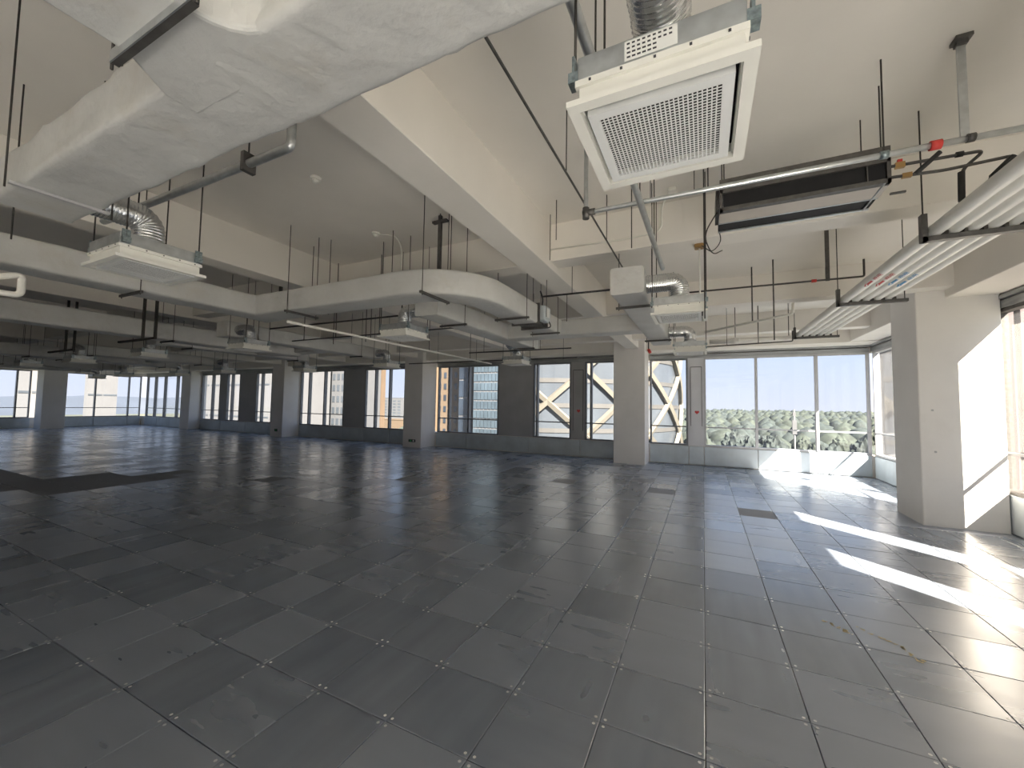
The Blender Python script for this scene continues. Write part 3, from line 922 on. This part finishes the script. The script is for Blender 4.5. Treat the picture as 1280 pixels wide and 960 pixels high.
# fan coil unit
fc = thing('fan_coil_unit', 'long ceiling fan coil unit with black inlet slot against the cross beam', 'fan coil', (0.77, 1.7, 3.8))
build(MB().box(0.16, 1.37, 1.50, 2.0, 3.83, 4.10), 'casing', M['galvpanel'], fc)
build(MB().box(0.16, 1.37, 1.46, 1.50, 3.97, 4.10).box(0.16, 1.37, 1.46, 1.52, 3.80, 3.835), 'front_lip', M['strut'], fc)
build(MB().box(0.19, 1.34, 1.485, 1.499, 3.835, 3.97), 'inlet_slot', M['dark'], fc)
for xx in (0.16, 1.345):
    build(MB().box(xx, xx + 0.025, 1.46, 1.50, 3.80, 4.0), 'slot_end', M['strut'], fc)
build(MB().box(1.22, 1.228, 1.462, 1.485, 3.835, 3.97), 'slot_divider', M['strut'], fc)
build(MB().box(0.16, 1.37, 1.52, 1.73, 3.80, 3.828), 'bottom_panel', M['fcu'], fc)
build(MB().box(0.16, 1.37, 1.745, 1.95, 3.812, 3.83), 'lower_slot', M['dark'], fc)
build(MB().box(0.16, 1.37, 1.735, 1.748, 3.797, 3.83).box(0.16, 1.37, 1.95, 1.97, 3.80, 3.83), 'slot_edge', M['galv'], fc)
build(MB().tube([(1.33, 1.47, 3.80), (1.33, 1.95, 3.80)], 0.008, 6), 'edge_rod', M['galv'], fc)
build(MB().box(0.13, 0.16, 1.55, 1.9, 3.86, 4.05), 'terminal_box', M['strut'], fc)
build(MB().tube(arc_path([(0.14, 1.6, 3.86), (0.02, 1.7, 3.7), (0.10, 1.9, 3.55), (0.2, 2.1, 3.66)], 0.15), 0.006, 6), 'hanging_wire', M['rod'], fc)
for xx, yy in ((0.2, 1.52), (1.33, 1.52), (0.2, 1.95), (1.33, 1.95)):
    rod(fc, xx, yy, 4.1)
build(MB().box(1.44, 1.54, 1.70, 1.72, 3.80, 3.815), 'drain_bracket', M['strut'], fc)
# its valve pipes
o = pipe('valve_pipe', [(1.38, 1.6, 3.99), (1.96, 1.6, 3.98), (1.84, 1.62, 3.87), (1.83, 1.62, 3.60)], 0.012, 'strut', 'thin valve pipe from fan coil bending down to the white pipe bundle', rad=0.05)
build(MB().box(1.44, 1.50, 1.585, 1.615, 3.965, 4.01), 'valve_body', M['brass'], o)
build(MB().box(1.455, 1.485, 1.59, 1.61, 4.01, 4.035), 'valve_handle', M['red'], o)
build(MB().tube([(1.80, 1.6, 3.985), (1.84, 1.6, 3.985)], 0.022, 8), 'joint_sleeve', M['pipe_dark'], o)
build(MB().tube([(1.835, 1.62, 3.85), (1.83, 1.62, 3.62)], 0.022, 8), 'foam_sleeve', M['pipe_dark'], o)
o = pipe('valve_pipe', [(1.38, 1.6, 3.90), (1.73, 1.6, 3.88), (2.12, 1.6, 3.90), (1.99, 1.62, 3.76)], 0.012, 'strut', 'lower valve pipe from fan coil with dark foam elbow', rad=0.05)
build(MB().box(1.48, 1.54, 1.585, 1.615, 3.875, 3.91), 'valve_body', M['brass'], o)
build(MB().tube([(1.56, 1.60, 3.89), (1.70, 1.57, 4.02)], 0.018, 8), 'cross_link', M['pipe_dark'], o)
build(MB().tube([(2.11, 1.6, 3.895), (2.0, 1.62, 3.77)], 0.022, 8), 'foam_sleeve', M['pipe_dark'], o)

# white insulated pipe bundle
names = ['outermost from the windows', 'second from the fan coil side', 'middle', 'fourth from the fan coil side', 'innermost toward the windows']
for k in range(5):
    x = 1.835 + 0.118 * k
    mk = ['with red arrow and lettering, closest to the fan coil', 'with red lettering, second from the fan coil', 'with blue arrow and lettering, third in the bundle',
          'with blue lettering, fourth in the bundle', 'plain, closest to the side windows'][k]
    rr = 0.054 if k < 4 else 0.048
    o = thing('insulated_pipe', 'white jacketed pipe %s' % mk, 'pipe', (x, 2, 3.555), 'white pipes in the overhead bundle')
    pts = [(x, -5.0, 3.555), (x, 7.62 + 0.06 * k, 3.555)]
    P = resample([Vector(q) for q in pts], 0.3)
    build(MB().tube(P, rr, 16, rfun=lambda i, rr=rr: rr * (1.03 if i % 4 == 0 else 1.0)), 'jacket', M['pipe_white'], o)
    if k < 4:
        mm = M['red'] if k < 2 else M['blue']
        y0 = [3.12, 3.16, 3.16, 3.28][k]
        def onpipe(y, a):
            a = math.radians(a)
            return (x + (rr + 0.0025) * math.sin(a), y, 3.555 - (rr + 0.0025) * math.cos(a))
        mb = MB()
        def strip(ya, yb, a0, a1, mb=mb):
            q = [a0 + (a1 - a0) * t / 4 for t in range(5)]
            v = [onpipe(ya, a) for a in q] + [onpipe(yb, a) for a in q]
            mb.add(v, [(t, t + 1, t + 6, t + 5) for t in range(4)])
        # arrow
        strip(y0 + 0.26, y0 + 0.42, -38, -14)
        mb.add([onpipe(y0 + 0.42, -48), onpipe(y0 + 0.42, -4), onpipe(y0 + 0.52, -26)], [(0, 1, 2)])
        # two characters
        for cch in range(2):
            ys = y0 + cch * 0.11
            strip(ys, ys + 0.012, -46, -6); strip(ys + 0.04, ys + 0.052, -46, -6); strip(ys + 0.075, ys + 0.087, -40, -12)
            strip(ys - 0.005, ys + 0.09, -30, -24)
            strip(ys + 0.012, ys + 0.08, -46, -42)
        build(mb, 'lettering', mm, o)
# pipe hangers
for yy, lb in ((2.02, 'grey channel hanger under the pipe bundle below the cross beam'), (4.46, 'grey channel hanger under the pipe bundle beside the broad column'), (7.45, 'grey channel hanger at the far end of pipe bundle')):
    o = thing('pipe_hanger', lb, 'hanger', (2.1, yy, 3.5))
    build(MB().box(1.74, 2.50, yy - 0.03, yy + 0.03, 3.455, 3.497), 'channel', M['strut'], o)
    build(MB().box(1.735, 1.775, yy - 0.03, yy + 0.03, 3.455, 3.70), 'upright', M['strut'], o)
    build(MB().tube([(1.755, yy, 3.70), (1.755, yy, Z_SLAB if yy > 3 else Z_SLAB)], 0.006, 6), 'hanger_rod', M['rod'], o)
    build(MB().tube([(2.47, yy, 3.48), (2.47, yy, Z_SLAB)], 0.006, 6), 'hanger_rod', M['rod'], o)
    for k in range(5):
        build(MB().box(1.89 + 0.118 * k - 0.012, 1.89 + 0.118 * k + 0.012, yy - 0.034, yy + 0.034, 3.497, 3.53), 'pipe_clamp', M['rod'], o)

# second sprinkler branch and others near the corner
o = pipe('sprinkler_pipe', [(-0.2, 4.55, 3.9), (2.1, 4.62, 3.9), (2.1, 4.62, 4.15)], 0.014, 'strut', 'thin sprinkler pipe with red couplings beyond the first cross beam', rad=0.03)
build(MB().tube([(1.48, 4.6, 3.9), (1.54, 4.6, 3.9)], 0.024, 8), 'coupling', M['red'], o)
build(MB().box(1.65, 1.70, 4.59, 4.61, 3.88, Z_SLAB), 'strap', M['strut'], o)
o = pipe('slanted_pipe', [(0.06, 6.76, 3.6), (1.39, 5.45, 3.6), (1.39, 5.45, 3.78)], 0.022, 'pipe_white', 'white pipe slanting across toward the pipe bundle', rad=0.04)
rod(o, 0.85, 5.98, 3.6, r=0.012, mname='strut'); rod(o, 1.15, 5.69, 3.2, r=0.012, mname='strut')
o = pipe('insulated_pipe', [(0.15, 7.75, 3.53), (1.85, 7.75, 3.53)], 0.055, 'pipe_white', 'thick white pipe crossing beyond the bundle above the corner window')
build(MB().tube([(0.62, 7.75, 3.53), (0.74, 7.75, 3.53)], 0.075, 14), 'flange', M['pipe_white'], o)
rod(o, 0.68, 7.75, 3.53, r=0.008); rod(o, 1.7, 7.75, 3.53, r=0.008)
o = pipe('sprinkler_pipe', [(0.1, 7.6, 3.40), (1.70, 7.35, 3.40), (1.70, 7.35, 3.62)], 0.013, 'strut', 'thin dark pipe under the thick white crossing pipe', rad=0.03)
rod(o, 1.1, 7.46, 3.40, r=0.01, mname='strut'); rod(o, 0.5, 7.55, 3.40)

# pipes in the middle bays
o = pipe('white_pipe', [(-5.72, 1.32, 3.2), (-5.72, 7.8, 3.2)], 0.022, 'pipe_white', 'slim white pipe running below the loop duct toward the windows')
for yy in (3.0, 4.8, 6.6): rod(o, -5.72, yy, 3.2, r=0.008, mname='strut')
o = pipe('sprinkler_pipe', [(-8.3, 2.70, 3.52), (-4.62, 2.76, 3.52)], 0.016, 'pipe_dark', 'black sprinkler pipe below the loop duct beside the foil hose')
for xx in (-7.2, -6.3, -5.2): rod(o, xx, 2.69, 3.2, r=0.008)
o = pipe('sprinkler_pipe', [(-9.0, 3.7, 3.45), (-4.2, 3.75, 3.45)], 0.014, 'pipe_dark', 'black sprinkler pipe one step beyond the foil hose')
for xx in (-7.6, -6.6, -5.6): rod(o, xx, 3.72, 3.3, r=0.008)
o = pipe('sprinkler_pipe', [(-5.0, 5.4, 3.2), (-2.5, 5.44, 3.2)], 0.014, 'pipe_dark', 'black sprinkler pipe hung below the duct branches')
rod(o, -3.2, 5.43, 3.2); rod(o, -4.6, 5.4, 3.2)
o = pipe('sprinkler_pipe', [(-9.2, 8.2, 3.35), (-3.2, 8.25, 3.35)], 0.016, 'strut', 'dark sprinkler pipe parallel to the front windows')
for xx in (-8, -6.5, -5, -3.6): rod(o, xx, 8.22, 3.3)
o = pipe('sprinkler_pipe', [(-2.40, 3.52, 3.8), (-1.28, 3.56, 3.8)], 0.016, 'pipe_dark', 'black sprinkler pipe leading from the grey motor damper')
rod(o, -1.9, 3.54, 3.8)
o = pipe('grey_pipe', [(-5.3, -0.92, 3.72), (-2.52, -0.90, 3.72), (-2.52, -0.90, 4.0)], 0.030, 'galv', 'grey steel pipe hung behind the big tee duct', rad=0.05)
build(MB().box(-3.02, -2.98, -0.945, -0.855, 3.66, 3.80), 'pipe_clamp', M['strut'], o)
rod(o, -3.0, -0.9, 3.75); rod(o, -4.6, -0.92, 3.75)
o = pipe('white_pipe', [(-5.8, -2.3, 2.72), (-5.8, -1.29, 3.14), (-5.8, -1.29, 2.94), (-5.8, -2.4, 2.94)], 0.028, 'pipe_white', 'short white bent pipe under the loop trunk duct', rad=0.05)
rod(o, -5.8, -1.9, 2.9)
o = pipe('fire_riser', [(-7.35, -1.42, 3.3), (-7.35, -1.42, Z_SLAB)], 0.07, 'strut', 'dark fire riser with red flange glimpsed behind the big tee duct')
build(MB().tube([(-7.35, -1.42, 3.60), (-7.35, -1.42, 3.66)], 0.13, 14), 'flange', M['red_dark'], o)
# distant angle brackets
for k, (x, y, z) in enumerate(((-9.9, 1.2, 3.15), (-13.6, 1.2, 3.1))):
    o = thing('angle_bracket', ['dark angle bracket hung below the second duct run', 'dark angle bracket hung below the third bay'][k], 'bracket', (x, y, z))
    build(MB().box(x - 1.0, x + 0.5, y - 0.02, y + 0.02, z - 0.02, z + 0.02), 'bar', M['rod'], o)
    build(MB().box(x - 0.02, x + 0.02, y - 0.02, y + 0.02, z, Z_SLAB), 'post', M['rod'], o)
    build(MB().box(x + 0.46, x + 0.5, y - 0.02, y + 0.02, z, Z_SLAB), 'post', M['rod'], o)

# dark strut channels and loose rods above the loop duct
for k, (x, y) in enumerate(((-3.30, 1.85), (-6.80, 1.90), (-6.70, 2.25))):
    o = thing('strut_channel', ['dark strut channel with cross plate above the rounded elbow', 'dark strut channel hanging above the loop corner', 'second dark strut channel just past the loop corner'][k], 'strut', (x, y, 3.6))
    build(MB().box(x - 0.022, x + 0.022, y - 0.022, y + 0.022, 3.70, 4.62 if k == 0 else 4.3), 'channel', M['strut'], o)
    build(MB().box(x - 0.12, x + 0.12, y - 0.03, y + 0.03, 4.52 if k == 0 else 4.28, 4.55 if k == 0 else 4.31), 'cross_plate', M['strut'], o)
    if k: build(MB().tube([(x, y, 4.3), (x, y, Z_SLAB)], 0.008, 6), 'rod', M['rod'], o)
    else: build(MB().tube([(x, y, 4.5), (x, y, Z_SLAB)], 0.008, 6), 'rod', M['rod'], o)
for (x, y, z0) in ((-6.0, 1.92, 3.5), (-5.49, 1.85, 3.4), (-3.18, 1.95, 3.6), (-3.05, 2.17, 3.4), (-4.76, 2.28, 3.4), (-4.30, 2.0, 3.5), (-1.69, 2.16, 4.12), (-0.76, 2.26, 3.9), (0.03, 2.2, 2.96),
                   (-5.2, -1.5, 3.3), (-2.25, 3.3, 3.4), (-2.2, 4.2, 3.5), (-1.9, 2.5, 4.0)):
    build(MB().tube([(x, y, z0), (x, y, Z_SLAB)], 0.006, 6), 'threaded_rod', M['rod'], label='thin dark threaded rod hanging free from the ceiling slab', cat='rod', group='loose threaded rods', origin=(x, y, z0))

# smoke detectors and white conduits
for k, (x, y) in enumerate(((-4.13, 0.5), (-4.61, 1.95))):
    o = thing('smoke_detector', ['small white smoke detector alone on the dark ceiling', 'small white smoke detector with conduit above the loop duct'][k], 'detector', (x, y, Z_SLAB))
    build(MB().tube([(x, y, Z_SLAB), (x, y, Z_SLAB - 0.03)], 0.06, 16), 'base', M['white_metal'], o)
    build(MB().tube([(x, y, Z_SLAB - 0.03), (x, y, Z_SLAB - 0.06), (x, y, Z_SLAB - 0.07)], 0.045, 16, rfun=lambda i: (0.045, 0.035, 0.01)[i]), 'sensor_head', M['white_metal'], o)
    if k: build(MB().tube(arc_path([(x, y, Z_SLAB - 0.02), (x + 0.25, y + 0.15, Z_SLAB - 0.02), (x + 0.35, y + 0.2, Z_SLAB - 0.2), (x + 0.35, y + 0.2, 3.7)], 0.12), 0.011, 8), 'conduit', M['white_metal'], o)
o = pipe('white_conduit', [(-0.30, 2.5, Z_SLAB - 0.015), (-0.46, 2.785, Z_SLAB - 0.02), (-0.46, 2.785, 4.27), (-0.9, 2.785, 4.24), (-2.0, 2.785, 4.27)], 0.011, 'white_metal', 'thin white conduit curving down the cross beam', 'conduit', rad=0.12)
build(MB().cbox(-0.36, -0.26, 2.42, 2.52, Z_SLAB - 0.05, Z_SLAB, 0.01), 'junction_box', M['white_metal'], o)
o = pipe('white_conduit', [(-0.02, 3.0, 4.09), (-0.02, 3.0, 3.2)], 0.011, 'white_metal', 'straight white conduit dropping from under the cross beam', 'conduit')
build(MB().cbox(-0.08, 0.03, 2.94, 3.06, 4.05, 4.1, 0.008), 'junction_box', M['brass'], o)
build(MB().tube(arc_path([(0.0, 2.95, 4.07), (0.12, 2.8, 3.9), (0.22, 2.7, 3.98), (0.18, 2.5, 4.1)], 0.1), 0.006, 6), 'loose_wire', M['rod'], o)
o = thing('fire_valve', 'small red fire valve above the white column by the lattice tower', 'valve', (-1.6, 11.5, 3.85))
build(MB().tube([(-1.66, 11.5, 3.93), (-1.60, 11.45, 3.82)], 0.05, 10), 'valve_body', M['red'], o)
build(MB().tube([(-1.66, 11.5, 3.93), (-1.66, 11.5, Z_SLAB)], 0.02, 8), 'stem', M['strut'], o)
# dust smears left on the floor panels
o = MB()
rs = random.Random(5)
for (x0, y0, x1, y1) in ((1.02, 2.15, 1.16, 1.98), (1.25, 2.14, 1.48, 1.95), (1.48, 1.95, 1.55, 1.75)):
    for k in range(16):
        t = k / 15
        x = x0 + (x1 - x0) * t + rs.gauss(0, 0.012); y = y0 + (y1 - y0) * t + rs.gauss(0, 0.012); r = rs.uniform(0.006, 0.02)
        o.add([(x + r * math.cos(a * 1.047) * rs.uniform(.6, 1.2), y + r * math.sin(a * 1.047) * rs.uniform(.6, 1.2), 0.0022) for a in range(6)], [tuple(range(6))])
build(o, 'dust_smear', M['yellow'], label='yellowish dust smear on the grey floor panels near the sun streak', cat='dust', kind='stuff')

# ================================================================== outdoors
GZ = -32.0
M['ground'] = mat('city_ground', (0.0638, 0.0697, 0.0510), 0.9, var=0.4, scale=0.02, dirt=(0.11, 0.105, 0.08), dirt_amt=0.7)
M['leaf'] = mat('tree_leaves', (0.0357, 0.0442, 0.0340), 0.8, var=0.45, scale=0.35, bump=0.3, bscale=1.5)  # greyed green, distance haze put into the leaf colours
M['leaf2'] = mat('tree_leaves_dark', (0.0289, 0.0374, 0.0340), 0.8, var=0.4, scale=0.3, bump=0.3, bscale=1.5)
M['bark'] = mat('bark', (0.0561, 0.0425, 0.0281), 0.9, var=0.2, scale=2)
M['tan'] = mat('tan_facade', (0.1062, 0.0748, 0.0476), 0.8, var=0.06, scale=0.3)
M['orange'] = mat('orange_facade', (0.1148, 0.0782, 0.0493), 0.8, var=0.08, scale=0.2)
M['cream'] = mat('cream_facade', (0.1105, 0.1054, 0.0833), 0.8, var=0.06, scale=0.2)
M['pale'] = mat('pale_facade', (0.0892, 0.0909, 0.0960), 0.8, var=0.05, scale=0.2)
M['white_b'] = mat('white_facade', (0.1148, 0.1148, 0.1190), 0.8, var=0.04, scale=0.2)
M['pink'] = mat('pink_ribbed_cladding', (0.0833, 0.0680, 0.0706), 0.7, var=0.06, scale=0.5)
M['pink_d'] = mat('pink_ribbed_recess', (0.0527, 0.0425, 0.0450), 0.7, var=0.06, scale=0.5)
M['bglass'] = mat('blue_curtain_glass', (0.050, 0.068, 0.084), 0.25, 0.0, var=0.35, scale=0.35, spec=0.6)
M['dglass'] = mat('dark_curtain_glass', (0.0187, 0.0255, 0.0365), 0.2, 0.0, var=0.4, scale=0.25, spec=0.6)
M['gglass'] = mat('grey_tower_glass', (0.0612, 0.0706, 0.0833), 0.3, 0.0, var=0.25, scale=0.15, spec=0.6, stretch=(1, 1, 0.4))
M['lattice'] = mat('cream_lattice_cladding', (0.1403, 0.1275, 0.1037), 0.6, var=0.04, scale=0.3)
M['band'] = mat('tower_spandrel', (0.0723, 0.0697, 0.0663), 0.6, var=0.06, scale=0.3)
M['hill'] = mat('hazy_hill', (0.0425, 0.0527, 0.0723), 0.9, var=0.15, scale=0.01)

build(MB().box(-2500, 1500, 20, 3500, GZ - 1, GZ).box(-2500, -60, -1500, 20, GZ - 1, GZ).box(20, 1500, -1500, 20, GZ - 1, GZ).box(-60, 20, -1500, -30, GZ - 1, GZ), 'ground', M['ground'], kind='structure', label='green city ground far below the windows')


def tower(name, label, x0, x1, y0, y1, zt, wall, faces, wmat, group='city buildings outside the windows', roof=True):
    """faces: list of (side, cols, z0, z1, row_h, w_frac, h_frac)"""
    o = thing(name, label, 'building', ((x0 + x1) / 2, (y0 + y1) / 2, GZ), group)
    build(MB().box(x0, x1, y0, y1, GZ, zt), 'wall', M[wall], o)
    if roof: build(MB().box(x0 - 0.3, x1 + 0.3, y0 - 0.3, y1 + 0.3, zt, zt + 0.8), 'parapet', M[wall], o)
    for (side, ncol, z0, z1, rh, wf_, hf) in faces:
        L = (x1 - x0) if side == '-y' else (y1 - y0)
        cw = L / ncol
        if side == '-y':
            me = MB().box(-cw * wf_ / 2, cw * wf_ / 2, -0.08, 0.05, -rh * hf / 2, rh * hf / 2).mesh('window', M[wmat])
        else:
            me = MB().box(-0.05, 0.08, -cw * wf_ / 2, cw * wf_ / 2, -rh * hf / 2, rh * hf / 2).mesh('window', M[wmat])
        z = z0
        base = o.location
        while z < z1:
            for c in range(ncol):
                q = (c + 0.5) * cw
                p_ = Vector((x0 + q, y0, z)) if side == '-y' else Vector((x1, y0 + q, z))
                place(me, 'window', o, p_ - base)
            z += rh
    return o


tower('glass_tower', 'blue glass office tower with white grid beside the lattice tower', -25.0, -21.0, 38.5, 48.0, 30, 'white_b', [('-y', 8, -8, 16, 1.1, 0.84, 0.84)], 'bglass')
tower('dark_tower', 'dark glass tower between the tan and blue towers', -29.4, -27.5, 42.0, 50, 40, 'pale', [('-y', 3, -8, 18, 2.4, 0.92, 0.9)], 'dglass')
tower('apartment_tower', 'tan apartment tower with rows of dark windows', -39.5, -32.8, 47.0, 53, 45, 'tan', [('-y', 7, -9, 20, 1.7, 0.45, 0.5)], 'dglass')
tower('orange_tower', 'slim orange tower standing alone under the sky', -120.5, -114.5, 116, 118, 60, 'orange', [('-y', 3, -12, 34, 4.5, 0.4, 0.6)], 'gglass')
tower('cream_tower', 'pale yellow tower beside the window mullion', -112, -101.5, 78, 88, 50, 'cream', [('-y', 4, -10, 30, 3.5, 0.6, 0.5)], 'gglass')
tower('pale_tower', 'pale grey tower with fine window grid', -97, -88, 78, 88, 55, 'pale', [('-y', 5, -10, 30, 3.2, 0.6, 0.55)], 'gglass')
tower('low_block', 'long low beige block on the horizon under the orange tower', -330, -230, 285, 300, -14, 'tan', [], 'gglass')
tower('white_block', 'large blank white block seen through the narrow windows', -128, -94, 58, 75, 45, 'white_b', [('-y', 4, -10, 30, 8, 0.9, 0.04)], 'gglass')
tower('white_slab_tower', 'tall white slab tower beyond the end wall', -162, -160, 47, 53.5, 60, 'white_b', [('+x', 2, -15, 40, 9, 0.9, 0.05)], 'gglass')
tower('white_plain_tower', 'plain white tower close to the end wall window', -118, -117, 24.2, 27.6, 50, 'white_b', [('+x', 2, -15, 40, 9, 0.9, 0.05)], 'gglass')
for k, (x, y, w, h) in enumerate(((-300, 160, 20, 4), (-340, 210, 26, 10), (-260, 200, 18, 2), (-420, 300, 30, 14), (-500, 520, 40, 10), (-300, 420, 24, 2), (-210, 380, 20, -4))):
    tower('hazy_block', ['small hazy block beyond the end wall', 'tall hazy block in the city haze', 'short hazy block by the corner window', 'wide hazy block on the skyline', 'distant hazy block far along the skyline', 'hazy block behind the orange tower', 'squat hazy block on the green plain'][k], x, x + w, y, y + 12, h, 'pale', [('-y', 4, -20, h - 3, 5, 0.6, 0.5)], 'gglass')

# ribbed pink building beside the sunny wall
rb = thing('ribbed_building', 'pinkish building with vertical ribs outside the side windows', 'building', (26, 30, GZ), 'city buildings outside the windows')
build(MB().box(10.4, 46, 29.0, 31, GZ, 26), 'wall', M['pink_d'], rb)
rib = MB().box(-0.16, 0.16, -0.35, 0.02, GZ + 6, 26).mesh('rib', M['pink'])
for k in range(60):
    place(rib, 'rib', rb, Vector((10.56 + 0.58 * k, 29.0, 0)) - rb.location)

# lattice tower: glazed drum with diagonal ribs
CX, CY, CR = -31.0, 82.0, 26.6
lt = thing('lattice_tower', 'rounded glass tower wrapped in cream diagonal lattice ribs', 'building', (CX, CY, GZ), 'city buildings outside the windows')
mb = MB(); NS = 84; rows = []
z = -14.0
zl = [GZ] + [-14 + 4.0 * k for k in range(13)] + [38]
vs_ = [(CX + CR * math.sin(2 * math.pi * k / NS), CY - CR * math.cos(2 * math.pi * k / NS), zz) for zz in zl for k in range(NS)]
fs = [(r * NS + k, r * NS + (k + 1) % NS, (r + 1) * NS + (k + 1) % NS, (r + 1) * NS + k) for r in range(len(zl) - 1) for k in range(NS)]
mb.add(vs_, fs, 0, False)
build(mb, 'glass_drum', M['gglass'], lt)
for zz in zl[1:-1]:
    mb = MB()
    R1 = CR + 0.12
    v = [];
    for k in range(NS):
        a = 2 * math.pi * k / NS
        v += [(CX + R1 * math.sin(a), CY - R1 * math.cos(a), zz - 0.35), (CX + R1 * math.sin(a), CY - R1 * math.cos(a), zz + 0.35)]
    mb.add(v, [(2 * k, 2 * ((k + 1) % NS), 2 * ((k + 1) % NS) + 1, 2 * k + 1) for k in range(NS)])
    build(mb, 'floor_band', M['band'], lt)
DT = math.radians(25.7)
th_c = math.atan2(-CX, CY + 2.6)     # heading of the tower axis as a fixed start angle for the lattice
for sgn in (-1, 1):
    for q in range(14):
        a0 = q * DT + 0.33
        mb = MB(); pts = []
        for k in range(41):
            zz = -14 + k * 1.25
            a = a0 + sgn * (zz - 2.6) / 10.6 * DT
            pts.append((CX + (CR + 0.4) * math.sin(a), CY - (CR + 0.4) * math.cos(a), zz))
        mb.tube(pts, 0.5, 4, smooth=False)
        build(mb, 'lattice_rib', M['lattice'], lt)

# mast
o = thing('signal_mast', 'slim white mast rising from the treetops', 'mast', (26, 150, GZ))
build(MB().tube([(26, 150, GZ), (26, 150, 2.0)], 0.28, 8, rfun=lambda i: (0.4, 0.2)[i]), 'pole', M['white_b'], o)
build(MB().box(25.4, 26.6, 149.6, 150.4, -6, -1.5), 'platform', M['white_b'], o)
build(MB().box(25.6, 26.4, 149.8, 150.2, -0.2, 1.0), 'antenna', M['white_b'], o)

# trees
def crown_mesh(seed, sub_noise, mname):
    import bmesh
    bm = bmesh.new()
    bmesh.ops.create_icosphere(bm, subdivisions=4, radius=1.0)
    for v in bm.verts:
        d = noise.noise(v.co * 1.7 + Vector((seed, 0, 0))) * 0.28 + noise.noise(v.co * 4.5 + Vector((0, seed, 0))) * 0.20 + noise.noise(v.co * 10 + Vector((0, 0, seed))) * 0.12
        v.co *= 1 + d
        if v.co.z < -0.2: v.co.z *= 0.6
    me = bpy.data.meshes.new('crown'); bm.to_mesh(me); bm.free()
    me.materials.append(M[mname])
    return me


CR_ME = [crown_mesh(s * 3.7, 1, 'leaf' if s % 2 else 'leaf2') for s in range(4)]
TR_ME = MB().tube([(0, 0, 0), (0, 0, 1)], 0.035, 6, rfun=lambda i: (0.05, 0.03)[i]).mesh('trunk', M['bark'])
rt2 = random.Random(11)
n_t = 0
for row in range(9):
    D = 92 + row * 13
    t_ = -0.075
    while t_ < 0.42:
        x = t_ * D + rt2.uniform(-0.6, 0.6); y = D + rt2.uniform(-1.2, 1.2)
        hgt = rt2.uniform(15, 21) + row * 0.35; w = rt2.uniform(3.8, 4.9)
        if math.hypot(x - 26, y - 150) < 8: t_ += 6 / D; continue
        if math.hypot(x + 31, y - 82) < 38: t_ += 0.05; continue
        if x > 9.0 and y < 48 + 2: t_ += 0.1; continue
        tr = thing('tree', 'leafy green tree in the wood below the corner window', 'tree', (x, y, GZ), 'trees in the wood outside')
        c = place(CR_ME[rt2.randrange(4)], 'crown', tr, (0, 0, hgt * 0.72), rz=rt2.uniform(0, 6.3))
        c.scale = (w, w, hgt * 0.36)
        k_ = place(TR_ME, 'trunk', tr); k_.scale = (hgt, hgt, hgt * 0.7)
        n_t += 1
        t_ += rt2.uniform(12.0, 13.5) / D
import bmesh
bm = bmesh.new(); bmesh.ops.create_icosphere(bm, subdivisions=2, radius=1.0)
for v in bm.verts: v.co *= 1 + 0.35 * noise.noise(v.co * 2.3) + 0.22 * noise.noise(v.co * 5.1)
ico_v = [v.co.copy() for v in bm.verts]; ico_f = [tuple(v.index for v in f.verts) for f in bm.faces]; bm.free()
forest = MB()
for row in range(42):
    D = 226 + row * 16 + row * row * 0.35
    t_ = -0.22 if row > 12 else -0.08
    while t_ < 0.55:
        x = t_ * D + rt2.uniform(-3, 3); y = D + rt2.uniform(-8, 8); w = rt2.uniform(6, 10); h = rt2.uniform(9, 14); zz = GZ + 8 + row * 0.22 + rt2.uniform(-1, 3)
        ca, sa = math.cos(x), math.sin(x)
        forest.add([(x + (q.x * ca - q.y * sa) * w, y + (q.x * sa + q.y * ca) * w, zz + q.z * h) for q in ico_v], ico_f, rt2.randrange(2), True)
        t_ += rt2.uniform(11, 17) / D
build(forest, 'forest_canopy', [M['leaf'], M['leaf2']], kind='stuff', label='distant green forest canopy reaching the horizon', cat='forest')
# green belt nearer the left-hand city
spots_ = [(-320, 290), (-290, 290), (-260, 290), (-240, 290), (-250, 205), (-290, 166)]
for k in range(46):
    for _ in range(60):
        x = rt2.uniform(-300, -60); y = rt2.uniform(140, 330)
        if all(math.hypot(x - a, y - b) > 22 for a, b in spots_): break
    spots_.append((x, y))
    tr = thing('tree', 'leafy green tree on the plain between the city towers', 'tree', (x, y, GZ), 'trees between the city towers')
    hgt = rt2.uniform(9, 15)
    c = place(CR_ME[rt2.randrange(4)], 'crown', tr, (0, 0, hgt * 0.7), rz=rt2.uniform(0, 6)); c.scale = (6, 6, hgt * 0.4)
    k_ = place(TR_ME, 'trunk', tr); k_.scale = (hgt, hgt, hgt * 0.7)
# hills
hm = MB(); NX = 60
vs_ = []
for k in range(NX + 1):
    y = -100 + 900 * k / NX
    h = 5 + 10 * noise.noise(Vector((k * 0.13, 3.1, 0))) + 4 * noise.noise(Vector((k * 0.5, 1, 0)))
    vs_ += [(-1150, y * 1.4, GZ), (-1250, y * 1.4, h), (-1500, y * 1.4, GZ)]
fs = []
for k in range(NX):
    a = k * 3
    fs += [(a, a + 1, a + 4, a + 3), (a + 1, a + 2, a + 5, a + 4)]
hm.add(vs_, fs, 0, True)
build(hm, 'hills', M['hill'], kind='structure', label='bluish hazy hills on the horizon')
